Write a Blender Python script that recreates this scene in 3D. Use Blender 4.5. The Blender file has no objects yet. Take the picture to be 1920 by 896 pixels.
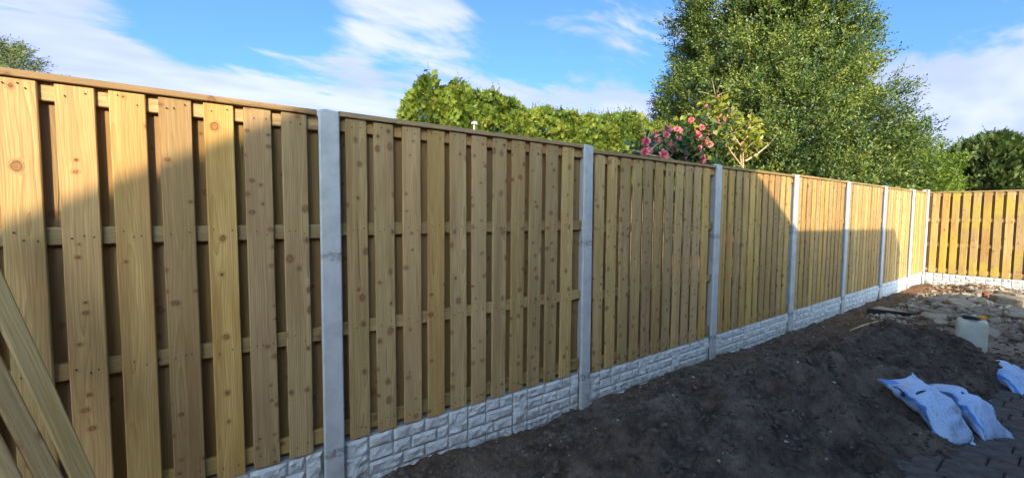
import bpy, math, random
import numpy as np
from mathutils import Matrix, Vector, Euler

R = math.radians
rng = np.random.default_rng(7)
random.seed(7)
scene = bpy.context.scene
col = scene.collection

# ------------------------------------------------------------------ camera
cam_data = bpy.data.cameras.new('camera')
cam = bpy.data.objects.new('camera', cam_data)
col.objects.link(cam)
cam_data.sensor_width = 36.0
cam_data.lens = 806.9 / 1920 * 36.0
cam_data.clip_start = 0.05
cam_data.clip_end = 2000
CAM = Vector((0.0, -2.345, 1.5165))
rv = Vector((0.81095579, -0.58507633, 0.0060333))
uv_ = Vector((0.03060765, 0.05271711, 0.99814031))
hv = Vector((0.58430633, 0.80926299, -0.06065906))
cam.matrix_world = Matrix(((rv.x, uv_.x, -hv.x, CAM.x), (rv.y, uv_.y, -hv.y, CAM.y), (rv.z, uv_.z, -hv.z, CAM.z), (0, 0, 0, 1)))
scene.camera = cam

# ------------------------------------------------------------------ light
SUN_EL, SUN_PHI = R(24), R(30)          # height of the sun, and its angle off the fence's normal
sun_to = Vector((-math.sin(SUN_PHI) * math.cos(SUN_EL), -math.cos(SUN_PHI) * math.cos(SUN_EL), math.sin(SUN_EL)))
SUN_STRENGTH, SKY_STRENGTH, EXPOSURE = 2.7, 0.145, 1.62
sun_data = bpy.data.lights.new('sun', 'SUN')
sun_data.energy = SUN_STRENGTH
sun_data.angle = R(0.55)
sun_data.color = (1.0, 0.82, 0.54)
sun = bpy.data.objects.new('sun', sun_data)
sun.rotation_euler = (-sun_to).to_track_quat('-Z', 'Y').to_euler()
col.objects.link(sun)

world = bpy.data.worlds.new('World')
scene.world = world
world.use_nodes = True


class NT:
    """thin wrapper for building node trees"""
    def __init__(s, tree):
        s.t = tree
        s.n = tree.nodes
        s.l = tree.links

    def node(s, kind, **kw):
        n = s.n.new(kind)
        for k, v in kw.items():
            setattr(n, k, v)
        return n

    def put(s, sock, v):
        if hasattr(v, 'is_linked'):
            s.l.new(v, sock)
        elif v is not None:
            if sock.type == 'RGBA' and not hasattr(v, '__len__'):
                v = (v, v, v, 1)
            if sock.type == 'RGBA' and len(v) == 3:
                v = (*v, 1)
            sock.default_value = v

    def math(s, op, a, b=None, c=None, clamp=False):
        n = s.node('ShaderNodeMath', operation=op, use_clamp=clamp)
        s.put(n.inputs[0], a)
        if b is not None: s.put(n.inputs[1], b)
        if c is not None: s.put(n.inputs[2], c)
        return n.outputs[0]

    def vmath(s, op, a, b=None):
        n = s.node('ShaderNodeVectorMath', operation=op)
        s.put(n.inputs[0], a)
        if b is not None: s.put(n.inputs[1], b)
        return n.outputs[1] if op in ('DOT_PRODUCT', 'LENGTH', 'DISTANCE') else n.outputs[0]

    def sep(s, v):
        n = s.node('ShaderNodeSeparateXYZ')
        s.l.new(v, n.inputs[0])
        return n.outputs

    def comb(s, x, y, z):
        n = s.node('ShaderNodeCombineXYZ')
        for i, v in enumerate((x, y, z)): s.put(n.inputs[i], v)
        return n.outputs[0]

    def noise(s, vec, scale, detail=3, rough=.55, dist=0.0, lac=2.0):
        n = s.node('ShaderNodeTexNoise')
        s.put(n.inputs['Vector'], vec)
        for k, v in (('Scale', scale), ('Detail', detail), ('Roughness', rough), ('Distortion', dist), ('Lacunarity', lac)):
            s.put(n.inputs[k], v)
        return n.outputs['Fac']

    def step(s, v, lo, hi, a=0.0, b=1.0, smooth=True):
        n = s.node('ShaderNodeMapRange', interpolation_type='SMOOTHSTEP' if smooth else 'LINEAR')
        s.put(n.inputs['Value'], v)
        for i, x in zip((1, 2, 3, 4), (lo, hi, a, b)): s.put(n.inputs[i], x)
        return n.outputs[0]

    def mix(s, f, a, b, blend='MIX'):
        n = s.node('ShaderNodeMix', data_type='RGBA', blend_type=blend)
        s.put(n.inputs[0], f)
        s.put(n.inputs[6], a)
        s.put(n.inputs[7], b)
        return n.outputs[2]

    def ramp(s, f, stops):
        n = s.node('ShaderNodeValToRGB')
        s.put(n.inputs[0], f)
        e = n.color_ramp.elements
        while len(e) < len(stops): e.new(0.5)
        for k, (p, c) in zip(e, stops):
            k.position = p
            k.color = (*c, 1)
        return n.outputs[0]


def build_world():
    N = NT(world.node_tree)
    N.n.clear()
    out = N.node('ShaderNodeOutputWorld')
    bg = N.node('ShaderNodeBackground')
    sky = N.node('ShaderNodeTexSky', sky_type='NISHITA')
    sky.sun_disc = False
    sky.sun_elevation = SUN_EL
    sky.sun_rotation = math.atan2(sun_to.x, sun_to.y)
    sky.air_density = 0.6
    sky.dust_density = 5.0
    sky.ozone_density = 4.0
    tc = N.node('ShaderNodeTexCoord').outputs['Generated']
    d = N.vmath('NORMALIZE', tc)
    x, y, z = N.sep(d)
    zz = N.math('ADD', N.math('MAXIMUM', z, 0.0), 0.16)
    pl = N.comb(N.math('DIVIDE', x, zz), N.math('DIVIDE', y, zz), 0.0)
    mp = N.node('ShaderNodeMapping')
    N.l.new(pl, mp.inputs[0])
    mp.inputs['Rotation'].default_value = (0, 0, R(-20))
    mp.inputs['Scale'].default_value = (0.62, 1.25, 1)
    mp.inputs['Location'].default_value = CLOUD_OFFSET
    big = N.noise(mp.outputs[0], 1.25, 7, 0.60, 0.3)
    wisp = N.noise(mp.outputs[0], 2.6, 4, 0.62, 0.6)
    c = N.math('ADD', N.math('MULTIPLY', big, 0.74), N.math('MULTIPLY', wisp, 0.34))
    low = N.step(z, 0.0, 0.75, 0.10, -0.045, smooth=False)
    c = N.math('ADD', c, low)
    for (dx, dy, dz, w, s) in CLOUD_LOBES:
        dv = Vector((dx, dy, dz)).normalized()
        dt = N.vmath('DOT_PRODUCT', d, tuple(dv))
        c = N.math('ADD', c, N.step(dt, math.cos(w), 1.0, 0.0, s))
    mask = N.step(c, 0.520, 0.645)
    shade = N.step(N.noise(mp.outputs[0], 1.7, 3, 0.6), 0.35, 0.7)
    cloud = N.mix(1.0, N.mix(shade, (1.5, 1.72, 1.95), (2.2, 2.3, 2.4)), sky.outputs[0], 'LIGHTEN')
    colr = N.mix(N.math('MULTIPLY', mask, 0.86), N.mix(1.0, sky.outputs[0], SKY_TINT, 'MULTIPLY'), cloud)
    N.l.new(colr, bg.inputs[0])
    bg.inputs[1].default_value = SKY_STRENGTH
    N.l.new(bg.outputs[0], out.inputs[0])


CLOUD_OFFSET = (12.1, 9.4, 0)
CLOUD_LOBES = [(-.014, .977, .190, R(15), .09), (.166, .964, .19, R(11), .08), (-.195, .947, .245, R(9), .05), (.331, .87, .366, R(12), .08), (.64, .712, .27, R(12), .07), (.975, .10, .19, R(17), .10),
               (.068, .934, .36, R(13), -.11), (.573, .722, .41, R(11), -.07), (.941, .16, .33, R(11), -.11), (.40, .88, .28, R(8), -.07)]
SKY_TINT = (0.64, 0.92, 1.04)
build_world()

vs = scene.view_settings
vs.view_transform = 'Standard'
vs.look = 'None'
vs.gamma = 1.0
vs.use_curve_mapping = False
vs.exposure = EXPOSURE
scene.cycles.max_bounces = 4
scene.cycles.diffuse_bounces = 3
scene.cycles.adaptive_threshold = 0.02
scene.cycles.glossy_bounces = 2
scene.cycles.transmission_bounces = 3


# ------------------------------------------------------------------ helpers
def tag(o, label=None, cat=None, group=None, kind=None):
    if label: o['label'] = label
    if cat: o['category'] = cat
    if group: o['group'] = group
    if kind: o['kind'] = kind
    return o


def empty(name, loc=(0, 0, 0), rz=0.0):
    o = bpy.data.objects.new(name, None)
    o.empty_display_size = 0.2
    o.location = loc
    o.rotation_euler = (0, 0, rz)
    col.objects.link(o)
    return o


def link(name, me, mat=None, parent=None, loc=(0, 0, 0), rot=(0, 0, 0)):
    o = bpy.data.objects.new(name, me)
    col.objects.link(o)
    o.location = loc
    o.rotation_euler = rot
    if parent: o.parent = parent
    if mat and not me.materials: me.materials.append(mat)
    return o


def mesh(name, v, f, mat=None, smooth=False):
    me = bpy.data.meshes.new(name)
    me.from_pydata([tuple(map(float, p)) for p in v], [], [tuple(map(int, q)) for q in f])
    me.validate()
    if smooth:
        me.polygons.foreach_set('use_smooth', [True] * len(me.polygons))
    if mat: me.materials.append(mat)
    me.update()
    return me


def quads(name, V, mat=None, attrs=None, smooth=False, k=4):
    """V: (n*k,3) vertices, each k in a row one face"""
    n = len(V) // k
    me = bpy.data.meshes.new(name)
    me.vertices.add(n * k)
    me.vertices.foreach_set('co', V.astype(np.float32).ravel())
    me.loops.add(n * k)
    me.loops.foreach_set('vertex_index', np.arange(n * k, dtype=np.int32))
    me.polygons.add(n)
    me.polygons.foreach_set('loop_start', np.arange(n, dtype=np.int32) * k)
    me.polygons.foreach_set('loop_total', np.full(n, k, dtype=np.int32))
    if attrs:
        for nm, a in attrs.items():
            at = me.attributes.new(nm, 'FLOAT', 'POINT')
            at.data.foreach_set('value', np.repeat(a, k).astype(np.float32))
    me.update(calc_edges=True)
    if mat: me.materials.append(mat)
    return me


class MB:
    """collects simple solids into one mesh"""
    def __init__(s):
        s.v = []
        s.f = []

    def add(s, v, f):
        o = len(s.v)
        s.v += [tuple(p) for p in v]
        s.f += [tuple(i + o for i in q) for q in f]
        return s

    def box(s, x0, x1, y0, y1, z0, z1):
        v = [(x, y, z) for z in (z0, z1) for y in (y0, y1) for x in (x0, x1)]
        return s.add(v, [(0, 2, 3, 1), (4, 5, 7, 6), (0, 1, 5, 4), (2, 6, 7, 3), (0, 4, 6, 2), (1, 3, 7, 5)])

    def tube(s, pts, rad, n=8, cap=True):
        pts = [Vector(p) for p in pts]
        if not hasattr(rad, '__len__'): rad = [rad] * len(pts)
        rings = []
        up = Vector((0, 0, 1))
        for i, p in enumerate(pts):
            t = (pts[min(i + 1, len(pts) - 1)] - pts[max(i - 1, 0)]).normalized()
            a = t.cross(up if abs(t.z) < .95 else Vector((1, 0, 0))).normalized()
            b = t.cross(a)
            rings.append([p + (a * math.cos(2 * math.pi * k / n) + b * math.sin(2 * math.pi * k / n)) * rad[i] for k in range(n)])
        v = [q for r_ in rings for q in r_]
        f = []
        for i in range(len(pts) - 1):
            for k in range(n):
                f.append((i * n + k, i * n + (k + 1) % n, (i + 1) * n + (k + 1) % n, (i + 1) * n + k))
        if cap:
            f.append(tuple(range(n))[::-1])
            f.append(tuple(range((len(pts) - 1) * n, len(pts) * n)))
        return s.add(v, f)

    def build(s, name, mat=None, parent=None, loc=(0, 0, 0), rot=(0, 0, 0), smooth=False):
        return link(name, mesh(name, s.v, s.f, mat, smooth), None, parent, loc, rot)


def hash2(ix, iy, seed):
    h = (ix.astype(np.int64) * 374761393 + iy.astype(np.int64) * 668265263 + seed * 974711) & 0x7fffffff
    h = ((h ^ (h >> 13)) * 1274126177) & 0x7fffffff
    return ((h ^ (h >> 16)) & 0xffff) / 65535.0


def vnoise(x, y, seed=0):
    x = np.asarray(x, float); y = np.asarray(y, float)
    ix = np.floor(x); iy = np.floor(y)
    fx = x - ix; fy = y - iy
    fx = fx * fx * fx * (fx * (fx * 6 - 15) + 10)
    fy = fy * fy * fy * (fy * (fy * 6 - 15) + 10)
    a = hash2(ix, iy, seed); b = hash2(ix + 1, iy, seed)
    c = hash2(ix, iy + 1, seed); d = hash2(ix + 1, iy + 1, seed)
    return (a * (1 - fx) + b * fx) * (1 - fy) + (c * (1 - fx) + d * fx) * fy


def fbm(x, y, oct=4, seed=0, gain=.5):
    s = 0; a = 1; n = 0
    for i in range(oct):
        s = s + a * vnoise(x * 2 ** i + i * 17.3, y * 2 ** i - i * 9.1, seed + i)
        n += a
        a *= gain
    return s / n


def sstep(x, a, b):
    t = np.clip((np.asarray(x, float) - a) / (b - a), 0, 1)
    return t * t * (3 - 2 * t)


# ------------------------------------------------------------------ materials
def material(name):
    m = bpy.data.materials.new(name)
    m.use_nodes = True
    N = NT(m.node_tree)
    N.n.clear()
    out = N.node('ShaderNodeOutputMaterial')
    b = N.node('ShaderNodeBsdfPrincipled')
    N.l.new(b.outputs[0], out.inputs[0])
    return m, N, b, out


def bump(N, b, h, dist=0.01, strength=0.6):
    n = N.node('ShaderNodeBump')
    n.inputs['Strength'].default_value = strength
    n.inputs['Distance'].default_value = dist
    N.put(n.inputs['Height'], h)
    N.l.new(n.outputs[0], b.inputs['Normal'])


def wood_material(name, pale, tan, knot, green, dull=0.0, along='z'):
    m, N, b, out = material(name)
    tc = N.node('ShaderNodeTexCoord')
    rnd = N.node('ShaderNodeObjectInfo').outputs['Random']
    x, y, z = N.sep(tc.outputs['Object'])
    if along == 'x': x, z = z, x
    r1 = N.math('FRACT', N.math('MULTIPLY', rnd, 17.31))
    r2 = N.math('FRACT', N.math('MULTIPLY', rnd, 57.77))
    r3 = N.math('FRACT', N.math('MULTIPLY', rnd, 131.9))
    zo = N.math('ADD', z, N.math('MULTIPLY', rnd, 61.0))
    xo = N.math('ADD', x, N.math('MULTIPLY', r1, 23.0))
    v = N.comb(xo, y, zo)
    # knots
    vor = N.node('ShaderNodeTexVoronoi', feature='F1', voronoi_dimensions='2D')
    N.put(vor.inputs['Vector'], N.comb(xo, N.math('MULTIPLY', zo, N.step(r3, 0, 1, .75, 1.25)), 0.0))
    vor.inputs['Scale'].default_value = 10.0
    vor.inputs['Randomness'].default_value = 1.0
    kd = N.math('ADD', vor.outputs['Distance'], N.math('MULTIPLY', N.math('SUBTRACT', N.noise(v, 34, 3), .5), .13))
    kr = N.sep(vor.outputs['Color'])[0]
    kr2 = N.sep(vor.outputs['Color'])[1]
    have = N.math('GREATER_THAN', kr, N.math('ADD', 0.28, N.math('MULTIPLY', r2, 0.55)))
    ksz = N.math('ADD', 0.025, N.math('MULTIPLY', N.math('POWER', kr2, 1.5), 0.11))
    kmask = N.math('MULTIPLY', have, N.step(N.math('SUBTRACT', kd, ksz), -0.015, 0.025, 1.0, 0.0))
    khalo = N.math('MULTIPLY', have, N.step(N.math('SUBTRACT', kd, ksz), 0.0, 0.16, 1.0, 0.0))
    # growth rings cut by the board's face
    wob = N.math('MULTIPLY', N.math('SUBTRACT', N.noise(N.comb(N.math('MULTIPLY', rnd, 90.0), 0.0, N.math('MULTIPLY', zo, 0.9)), 1.0, 2), .5), 0.12)
    xc = N.math('ADD', N.math('ADD', x, wob), N.math('MULTIPLY', N.math('SUBTRACT', r2, .5), 0.09))
    dep = N.math('ADD', 0.018, N.math('MULTIPLY', N.noise(N.comb(N.math('MULTIPLY', xo, 2.0), 0.0, N.math('MULTIPLY', zo, 0.7)), 1.6, 2), 0.055))
    rr = N.math('SQRT', N.math('ADD', N.math('MULTIPLY', xc, xc), N.math('MULTIPLY', dep, dep)))
    rr = N.math('SUBTRACT', rr, N.math('MULTIPLY', khalo, 0.012))
    rr = N.math('ADD', rr, N.math('MULTIPLY', N.noise(N.comb(N.math('MULTIPLY', xo, 9.0), 0.0, N.math('MULTIPLY', zo, 1.2)), 2.0, 3), 0.006))
    ring = N.math('FRACT', N.math('MULTIPLY', rr, 150.0))
    ring = N.math('POWER', ring, 2.2)
    fine = N.noise(N.comb(N.math('MULTIPLY', xo, 260.0), N.math('MULTIPLY', y, 260.0), N.math('MULTIPLY', zo, 5.0)), 1.0, 3, .6)
    blotch = N.noise(N.comb(N.math('MULTIPLY', xo, 10.0), 0.0, N.math('MULTIPLY', zo, 1.4)), 1.0, 4, .6)
    c = N.mix(N.math('MULTIPLY', ring, 0.95), pale, tan)
    c = N.mix(N.step(blotch, .40, .66, 0.0, 0.75), c, tan)
    streak = N.noise(N.comb(N.math('MULTIPLY', xo, 75.0), 0.0, N.math('MULTIPLY', zo, .8)), 1.0, 3, .6)
    c = N.mix(N.step(streak, .45, .75, 0.0, 0.45), c, (0.30, 0.19, 0.085))
    c = N.mix(N.step(N.noise(N.comb(N.math('MULTIPLY', xo, 5.0), 0.0, N.math('MULTIPLY', zo, .9)), 1.3, 3), .45, .72, 0.0, 0.55), c, green)
    heart = N.noise(N.comb(N.math('MULTIPLY', xo, 17.0), 0.0, N.math('MULTIPLY', zo, .55)), 1.0, 3, .5)
    c = N.mix(N.step(heart, .50, .68, 0.0, 0.55), c, (0.35, 0.185, 0.066))
    c = N.mix(N.math('MULTIPLY', N.math('POWER', r3, 2.0), 0.42), c, (0.36, 0.20, 0.095))     # redder heartwood boards
    c = N.mix(N.step(fine, .3, .75, 0.0, 0.42), c, (0.17, 0.10, 0.045))
    c = N.mix(N.math('MULTIPLY', khalo, 0.6), c, (0.25, 0.115, 0.046))
    krim = N.math('MULTIPLY', have, N.step(N.math('ABSOLUTE', N.math('SUBTRACT', kd, ksz)), 0.006, 0.024, 1.0, 0.0))
    kcol = N.mix(N.step(N.noise(v, 160, 2), .4, .65), (0.33, 0.155, 0.06), (0.20, 0.085, 0.032))
    c = N.mix(N.math('MULTIPLY', kmask, N.step(kr2, 0, 1, .85, .7)), c, N.mix(N.step(kr2, .2, .5, 1.0, 0.0), kcol, knot))
    c = N.mix(N.math('MULTIPLY', krim, N.step(kr, .4, 1.0, .25, .75)), c, knot)
    # short drying cracks
    cr = N.math('ABSOLUTE', N.math('SUBTRACT', x, N.math('MULTIPLY', N.math('SUBTRACT', N.noise(N.comb(0.0, N.math('MULTIPLY', r1, 70.0), zo), .55, 3), .5), 0.13)))
    crm = N.math('MULTIPLY', N.step(cr, 0.0006, 0.0019, 1.0, 0.0), N.step(N.noise(N.comb(N.math('MULTIPLY', r2, 70.0), 0.0, zo), 1.6, 1), .64, .68))
    c = N.mix(N.math('MULTIPLY', crm, 0.85), c, (0.035, 0.022, 0.013))
    hs = N.node('ShaderNodeHueSaturation')
    N.put(hs.inputs['Value'], N.step(r1, 0, 1, 0.76 - dull, 1.12 - dull, smooth=False))
    N.put(hs.inputs['Saturation'], N.step(r2, 0, 1, 0.92, 1.08, smooth=False))
    N.put(hs.inputs['Color'], c)
    N.l.new(hs.outputs[0], b.inputs['Base Color'])
    b.inputs['Roughness'].default_value = 0.72
    b.inputs['Specular IOR Level'].default_value = 0.3
    hgt = N.math('ADD', N.math('MULTIPLY', fine, 0.5), N.math('MULTIPLY', ring, 0.25))
    hgt = N.math('SUBTRACT', hgt, N.math('MULTIPLY', crm, 2.5))
    bump(N, b, hgt, 0.0016, 0.55)
    return m


M = {}
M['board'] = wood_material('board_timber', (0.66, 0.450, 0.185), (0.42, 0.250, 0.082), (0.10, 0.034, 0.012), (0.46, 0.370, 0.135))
M['back'] = wood_material('gap_shaded_back_timber', (0.40, 0.245, 0.095), (0.30, 0.165, 0.060), (0.12, 0.04, 0.015), (0.29, 0.21, 0.075), 0.06)  # fence timber darkened: shade in the gaps between boards put into the colour
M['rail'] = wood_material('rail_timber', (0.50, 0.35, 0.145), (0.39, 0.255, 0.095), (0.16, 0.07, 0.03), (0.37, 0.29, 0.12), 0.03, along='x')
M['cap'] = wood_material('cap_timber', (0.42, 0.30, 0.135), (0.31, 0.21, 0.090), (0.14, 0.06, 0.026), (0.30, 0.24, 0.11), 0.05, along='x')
M['loose'] = wood_material('loose_timber', (0.50, 0.36, 0.165), (0.36, 0.24, 0.10), (0.17, 0.08, 0.035), (0.36, 0.31, 0.18), 0.06)


def mossy_board():
    """the far panel: the same timber with yellow-green algae"""
    m = M['board'].copy()
    m.name = 'mossy_board_timber'
    N = NT(m.node_tree)
    b = [n for n in N.n if n.type == 'BSDF_PRINCIPLED'][0]
    src = b.inputs['Base Color'].links[0].from_socket
    pos = N.node('ShaderNodeNewGeometry').outputs['Position']
    mk_ = N.step(N.noise(pos, 2.2, 4, .6), .44, .62, 0.0, 0.75)
    N.l.new(N.mix(mk_, src, (0.40, 0.31, 0.045)), b.inputs['Base Color'])
    return m


M['mossy'] = mossy_board()


def concrete(name, base, dark, scale, bumpd, marks=False, splash=False):
    m, N, b, out = material(name)
    tc = N.node('ShaderNodeTexCoord').outputs['Object']
    rnd = N.node('ShaderNodeObjectInfo').outputs['Random']
    v = N.vmath('ADD', tc, N.comb(N.math('MULTIPLY', rnd, 31.0), 0.0, N.math('MULTIPLY', rnd, 17.0)))
    big = N.noise(v, scale, 5, .6)
    fine = N.noise(v, 220, 3, .6)
    c = N.mix(N.step(big, .35, .7), base, dark)
    c = N.mix(N.step(fine, .55, .8, 0, .35), c, tuple(k * .7 for k in dark))
    if marks:
        x, y, z = N.sep(tc)
        for zc, w, st in ((1.285, 0.030, .6), (0.235, 0.036, .7)):
            dd = N.math('ABSOLUTE', N.math('SUBTRACT', z, N.math('ADD', zc, N.math('MULTIPLY', N.math('SUBTRACT', N.noise(v, 26, 3), .5), 0.05))))
            bandm = N.math('MULTIPLY', N.step(dd, w * .4, w, 1.0, 0.0), N.step(N.noise(v, 42, 5, .7), .36, .62))
            c = N.mix(N.math('MULTIPLY', bandm, st), c, (0.10, 0.075, 0.05))
        c = N.mix(N.math('MULTIPLY', N.step(z, 0.0, 0.28, 1.0, 0.0), N.step(N.noise(v, 14, 4), .4, .65, .15, .6)), c, (0.20, 0.17, 0.13))
    if splash:
        pos = N.node('ShaderNodeNewGeometry').outputs['Position']
        wz = N.sep(pos)[2]
        spl = N.math('MULTIPLY', N.step(N.math('ADD', wz, N.math('MULTIPLY', N.noise(pos, 7, 4), .16)), .09, .19, 1, 0), N.step(N.noise(pos, 38, 5, .7), .40, .62))
        c = N.mix(N.math('MULTIPLY', spl, .6), c, (0.13, 0.10, 0.075))
    N.l.new(c, b.inputs['Base Color'])
    b.inputs['Roughness'].default_value = 0.9
    b.inputs['Specular IOR Level'].default_value = 0.2
    bump(N, b, N.math('ADD', N.math('MULTIPLY', fine, .6), N.noise(v, 60, 4)), bumpd, 0.5)
    return m


M['post'] = concrete('post_concrete', (0.50, 0.505, 0.51), (0.40, 0.405, 0.41), 9, 0.0015, True)
M['stone'] = concrete('rock_face_concrete', (0.60, 0.605, 0.605), (0.46, 0.465, 0.465), 11, 0.012, splash=True)
M['slab'] = concrete('gravel_board_concrete', (0.34, 0.34, 0.335), (0.24, 0.24, 0.235), 8, 0.003)


def plain(name, c, rough=0.6, spec=0.3, noise=0.25, scale=20, metallic=0.0, bd=0.0):
    m, N, b, out = material(name)
    tc = N.node('ShaderNodeTexCoord').outputs['Object']
    n = N.noise(tc, scale, 4, .6)
    N.l.new(N.mix(N.step(n, .3, .75), tuple(min(1, k * (1 + noise)) for k in c), tuple(k * (1 - noise) for k in c)), b.inputs['Base Color'])
    b.inputs['Roughness'].default_value = rough
    b.inputs['Specular IOR Level'].default_value = spec
    b.inputs['Metallic'].default_value = metallic
    if bd: bump(N, b, n, bd, .6)
    return m


M['nail'] = plain('nail_hole', (0.045, 0.03, 0.02), .7)
M['brick'] = plain('house_brick', (0.30, 0.16, 0.11), .9, .2, .25, 8)
M['roof'] = plain('roof_tile', (0.14, 0.08, 0.06), .85, .2, .3, 6)
M['render'] = plain('cream_render', (0.62, 0.57, 0.48), .9, .2, .08, 3)
M['pot'] = plain('chimney_pot_clay', (0.40, 0.30, 0.16), .8, .2, .15, 5)
M['white'] = plain('white_plastic', (0.55, 0.55, 0.53), .5, .4, .06, 12)
M['dark_glass'] = plain('dark_window_glass', (0.03, 0.035, 0.04), .1, .5, .1, 3)


# ------------------------------------------------------------------ the ground
def mound_height(x, y):
    wob = (fbm(x * .9, y * .9, 3, 11) - .5)
    along = sstep(x, 0.6, 1.9) * (1 - sstep(x + 1.0 * wob, 5.75, 6.55))
    crest = -1.04 - .11 * (x - 4) + .30 * wob
    h = .22 * sstep(x, 1, 3) + .11 * np.exp(-((x - 5.6) / .55) ** 2) + .04
    d = y - crest
    prof = np.where(d > 0, np.exp(-(d / .46) ** 2), np.exp(-(d / .50) ** 2))
    m = h * along * prof
    # a second low hump in front with a gully between
    m = m + .10 * np.exp(-(((x - 2.3) / .55) ** 2 + ((y + .75) / .32) ** 2))
    # rain-cut gullies and slumped lumps
    for (x1, y1, x2, y2, w, dp) in ((3.55, -1.05, 3.05, -1.5, .09, .09), (4.45, -1.12, 4.0, -1.5, .08, .06), (2.75, -.72, 2.2, -1.05, .10, .07), (5.0, -.62, 4.3, -.85, .10, .05), (3.9, -.55, 3.2, -.75, .08, .05)):
        dx, dy = x2 - x1, y2 - y1
        wx = x + .16 * (fbm(x * 5, y * 5, 2, 91) - .5); wy = y + .16 * (fbm(x * 5 + 9, y * 5, 2, 92) - .5)
        t = np.clip(((wx - x1) * dx + (wy - y1) * dy) / (dx * dx + dy * dy), 0, 1)
        dist = np.hypot(wx - x1 - t * dx, wy - y1 - t * dy)
        m = m - dp * np.exp(-(dist / w) ** 2) + dp * .55 * np.exp(-((dist - w * 2.1) / w) ** 2)
    return m


def ground_height(x, y):
    x = np.asarray(x, float); y = np.asarray(y, float)
    m = mound_height(x, y)
    near = sstep(x, -6, -2) * (1 - sstep(x, 14, 18)) * sstep(y, -4.5, -3)
    rough = (fbm(x * 1.7, y * 1.7, 4, 3) - .5) * .13 + (fbm(x * 4.2, y * 4.2, 3, 13) - .5) * .06 * sstep(m, .02, .1)
    ridg = (.5 - np.abs(fbm(x * 2.3 + 4, y * 3.1, 4, 21) - .5) * 2) * .17 * sstep(m, .02, .16)
    fine = (fbm(x * 8, y * 8, 4, 5, .6) - .5) * .055 + (fbm(x * 30, y * 30, 3, 9, .6) - .5) * .013
    pav = sstep(-y + .3 * (fbm(x * 2, y * 2, 3, 61) - .5), 1.78, 1.93) * (1 - sstep(x, 5.6, 6.2))          # where the block paving lies
    flat = sstep(x, 6.6, 7.4) * .45
    rub = .13 * sstep(x, 7.9, 8.8) * (1 - sstep(x, 12.0, 12.8)) * sstep(-y, .55, 1.0)
    rough_k = (1 - .97 * pav) * (1 - flat)
    h = m * (1 - .9 * pav) + (rough + ridg + fine) * rough_k + rub
    h = h - .012 + .030 * np.exp(-((y + .12) / .12) ** 2) * (fbm(x * 3.2, y * 3, 3, 33) - .25)
    h = h + .10 * np.exp(-((x - 12.2) ** 2 + (y + .7) ** 2) / .5)
    h = h - pav * (.004 + .03 * fbm(x * 3, y * 3, 3, 66))
    h = np.where(y > .1, np.minimum(h, 0.0), h)
    return h * near - .04 * (1 - near)


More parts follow.
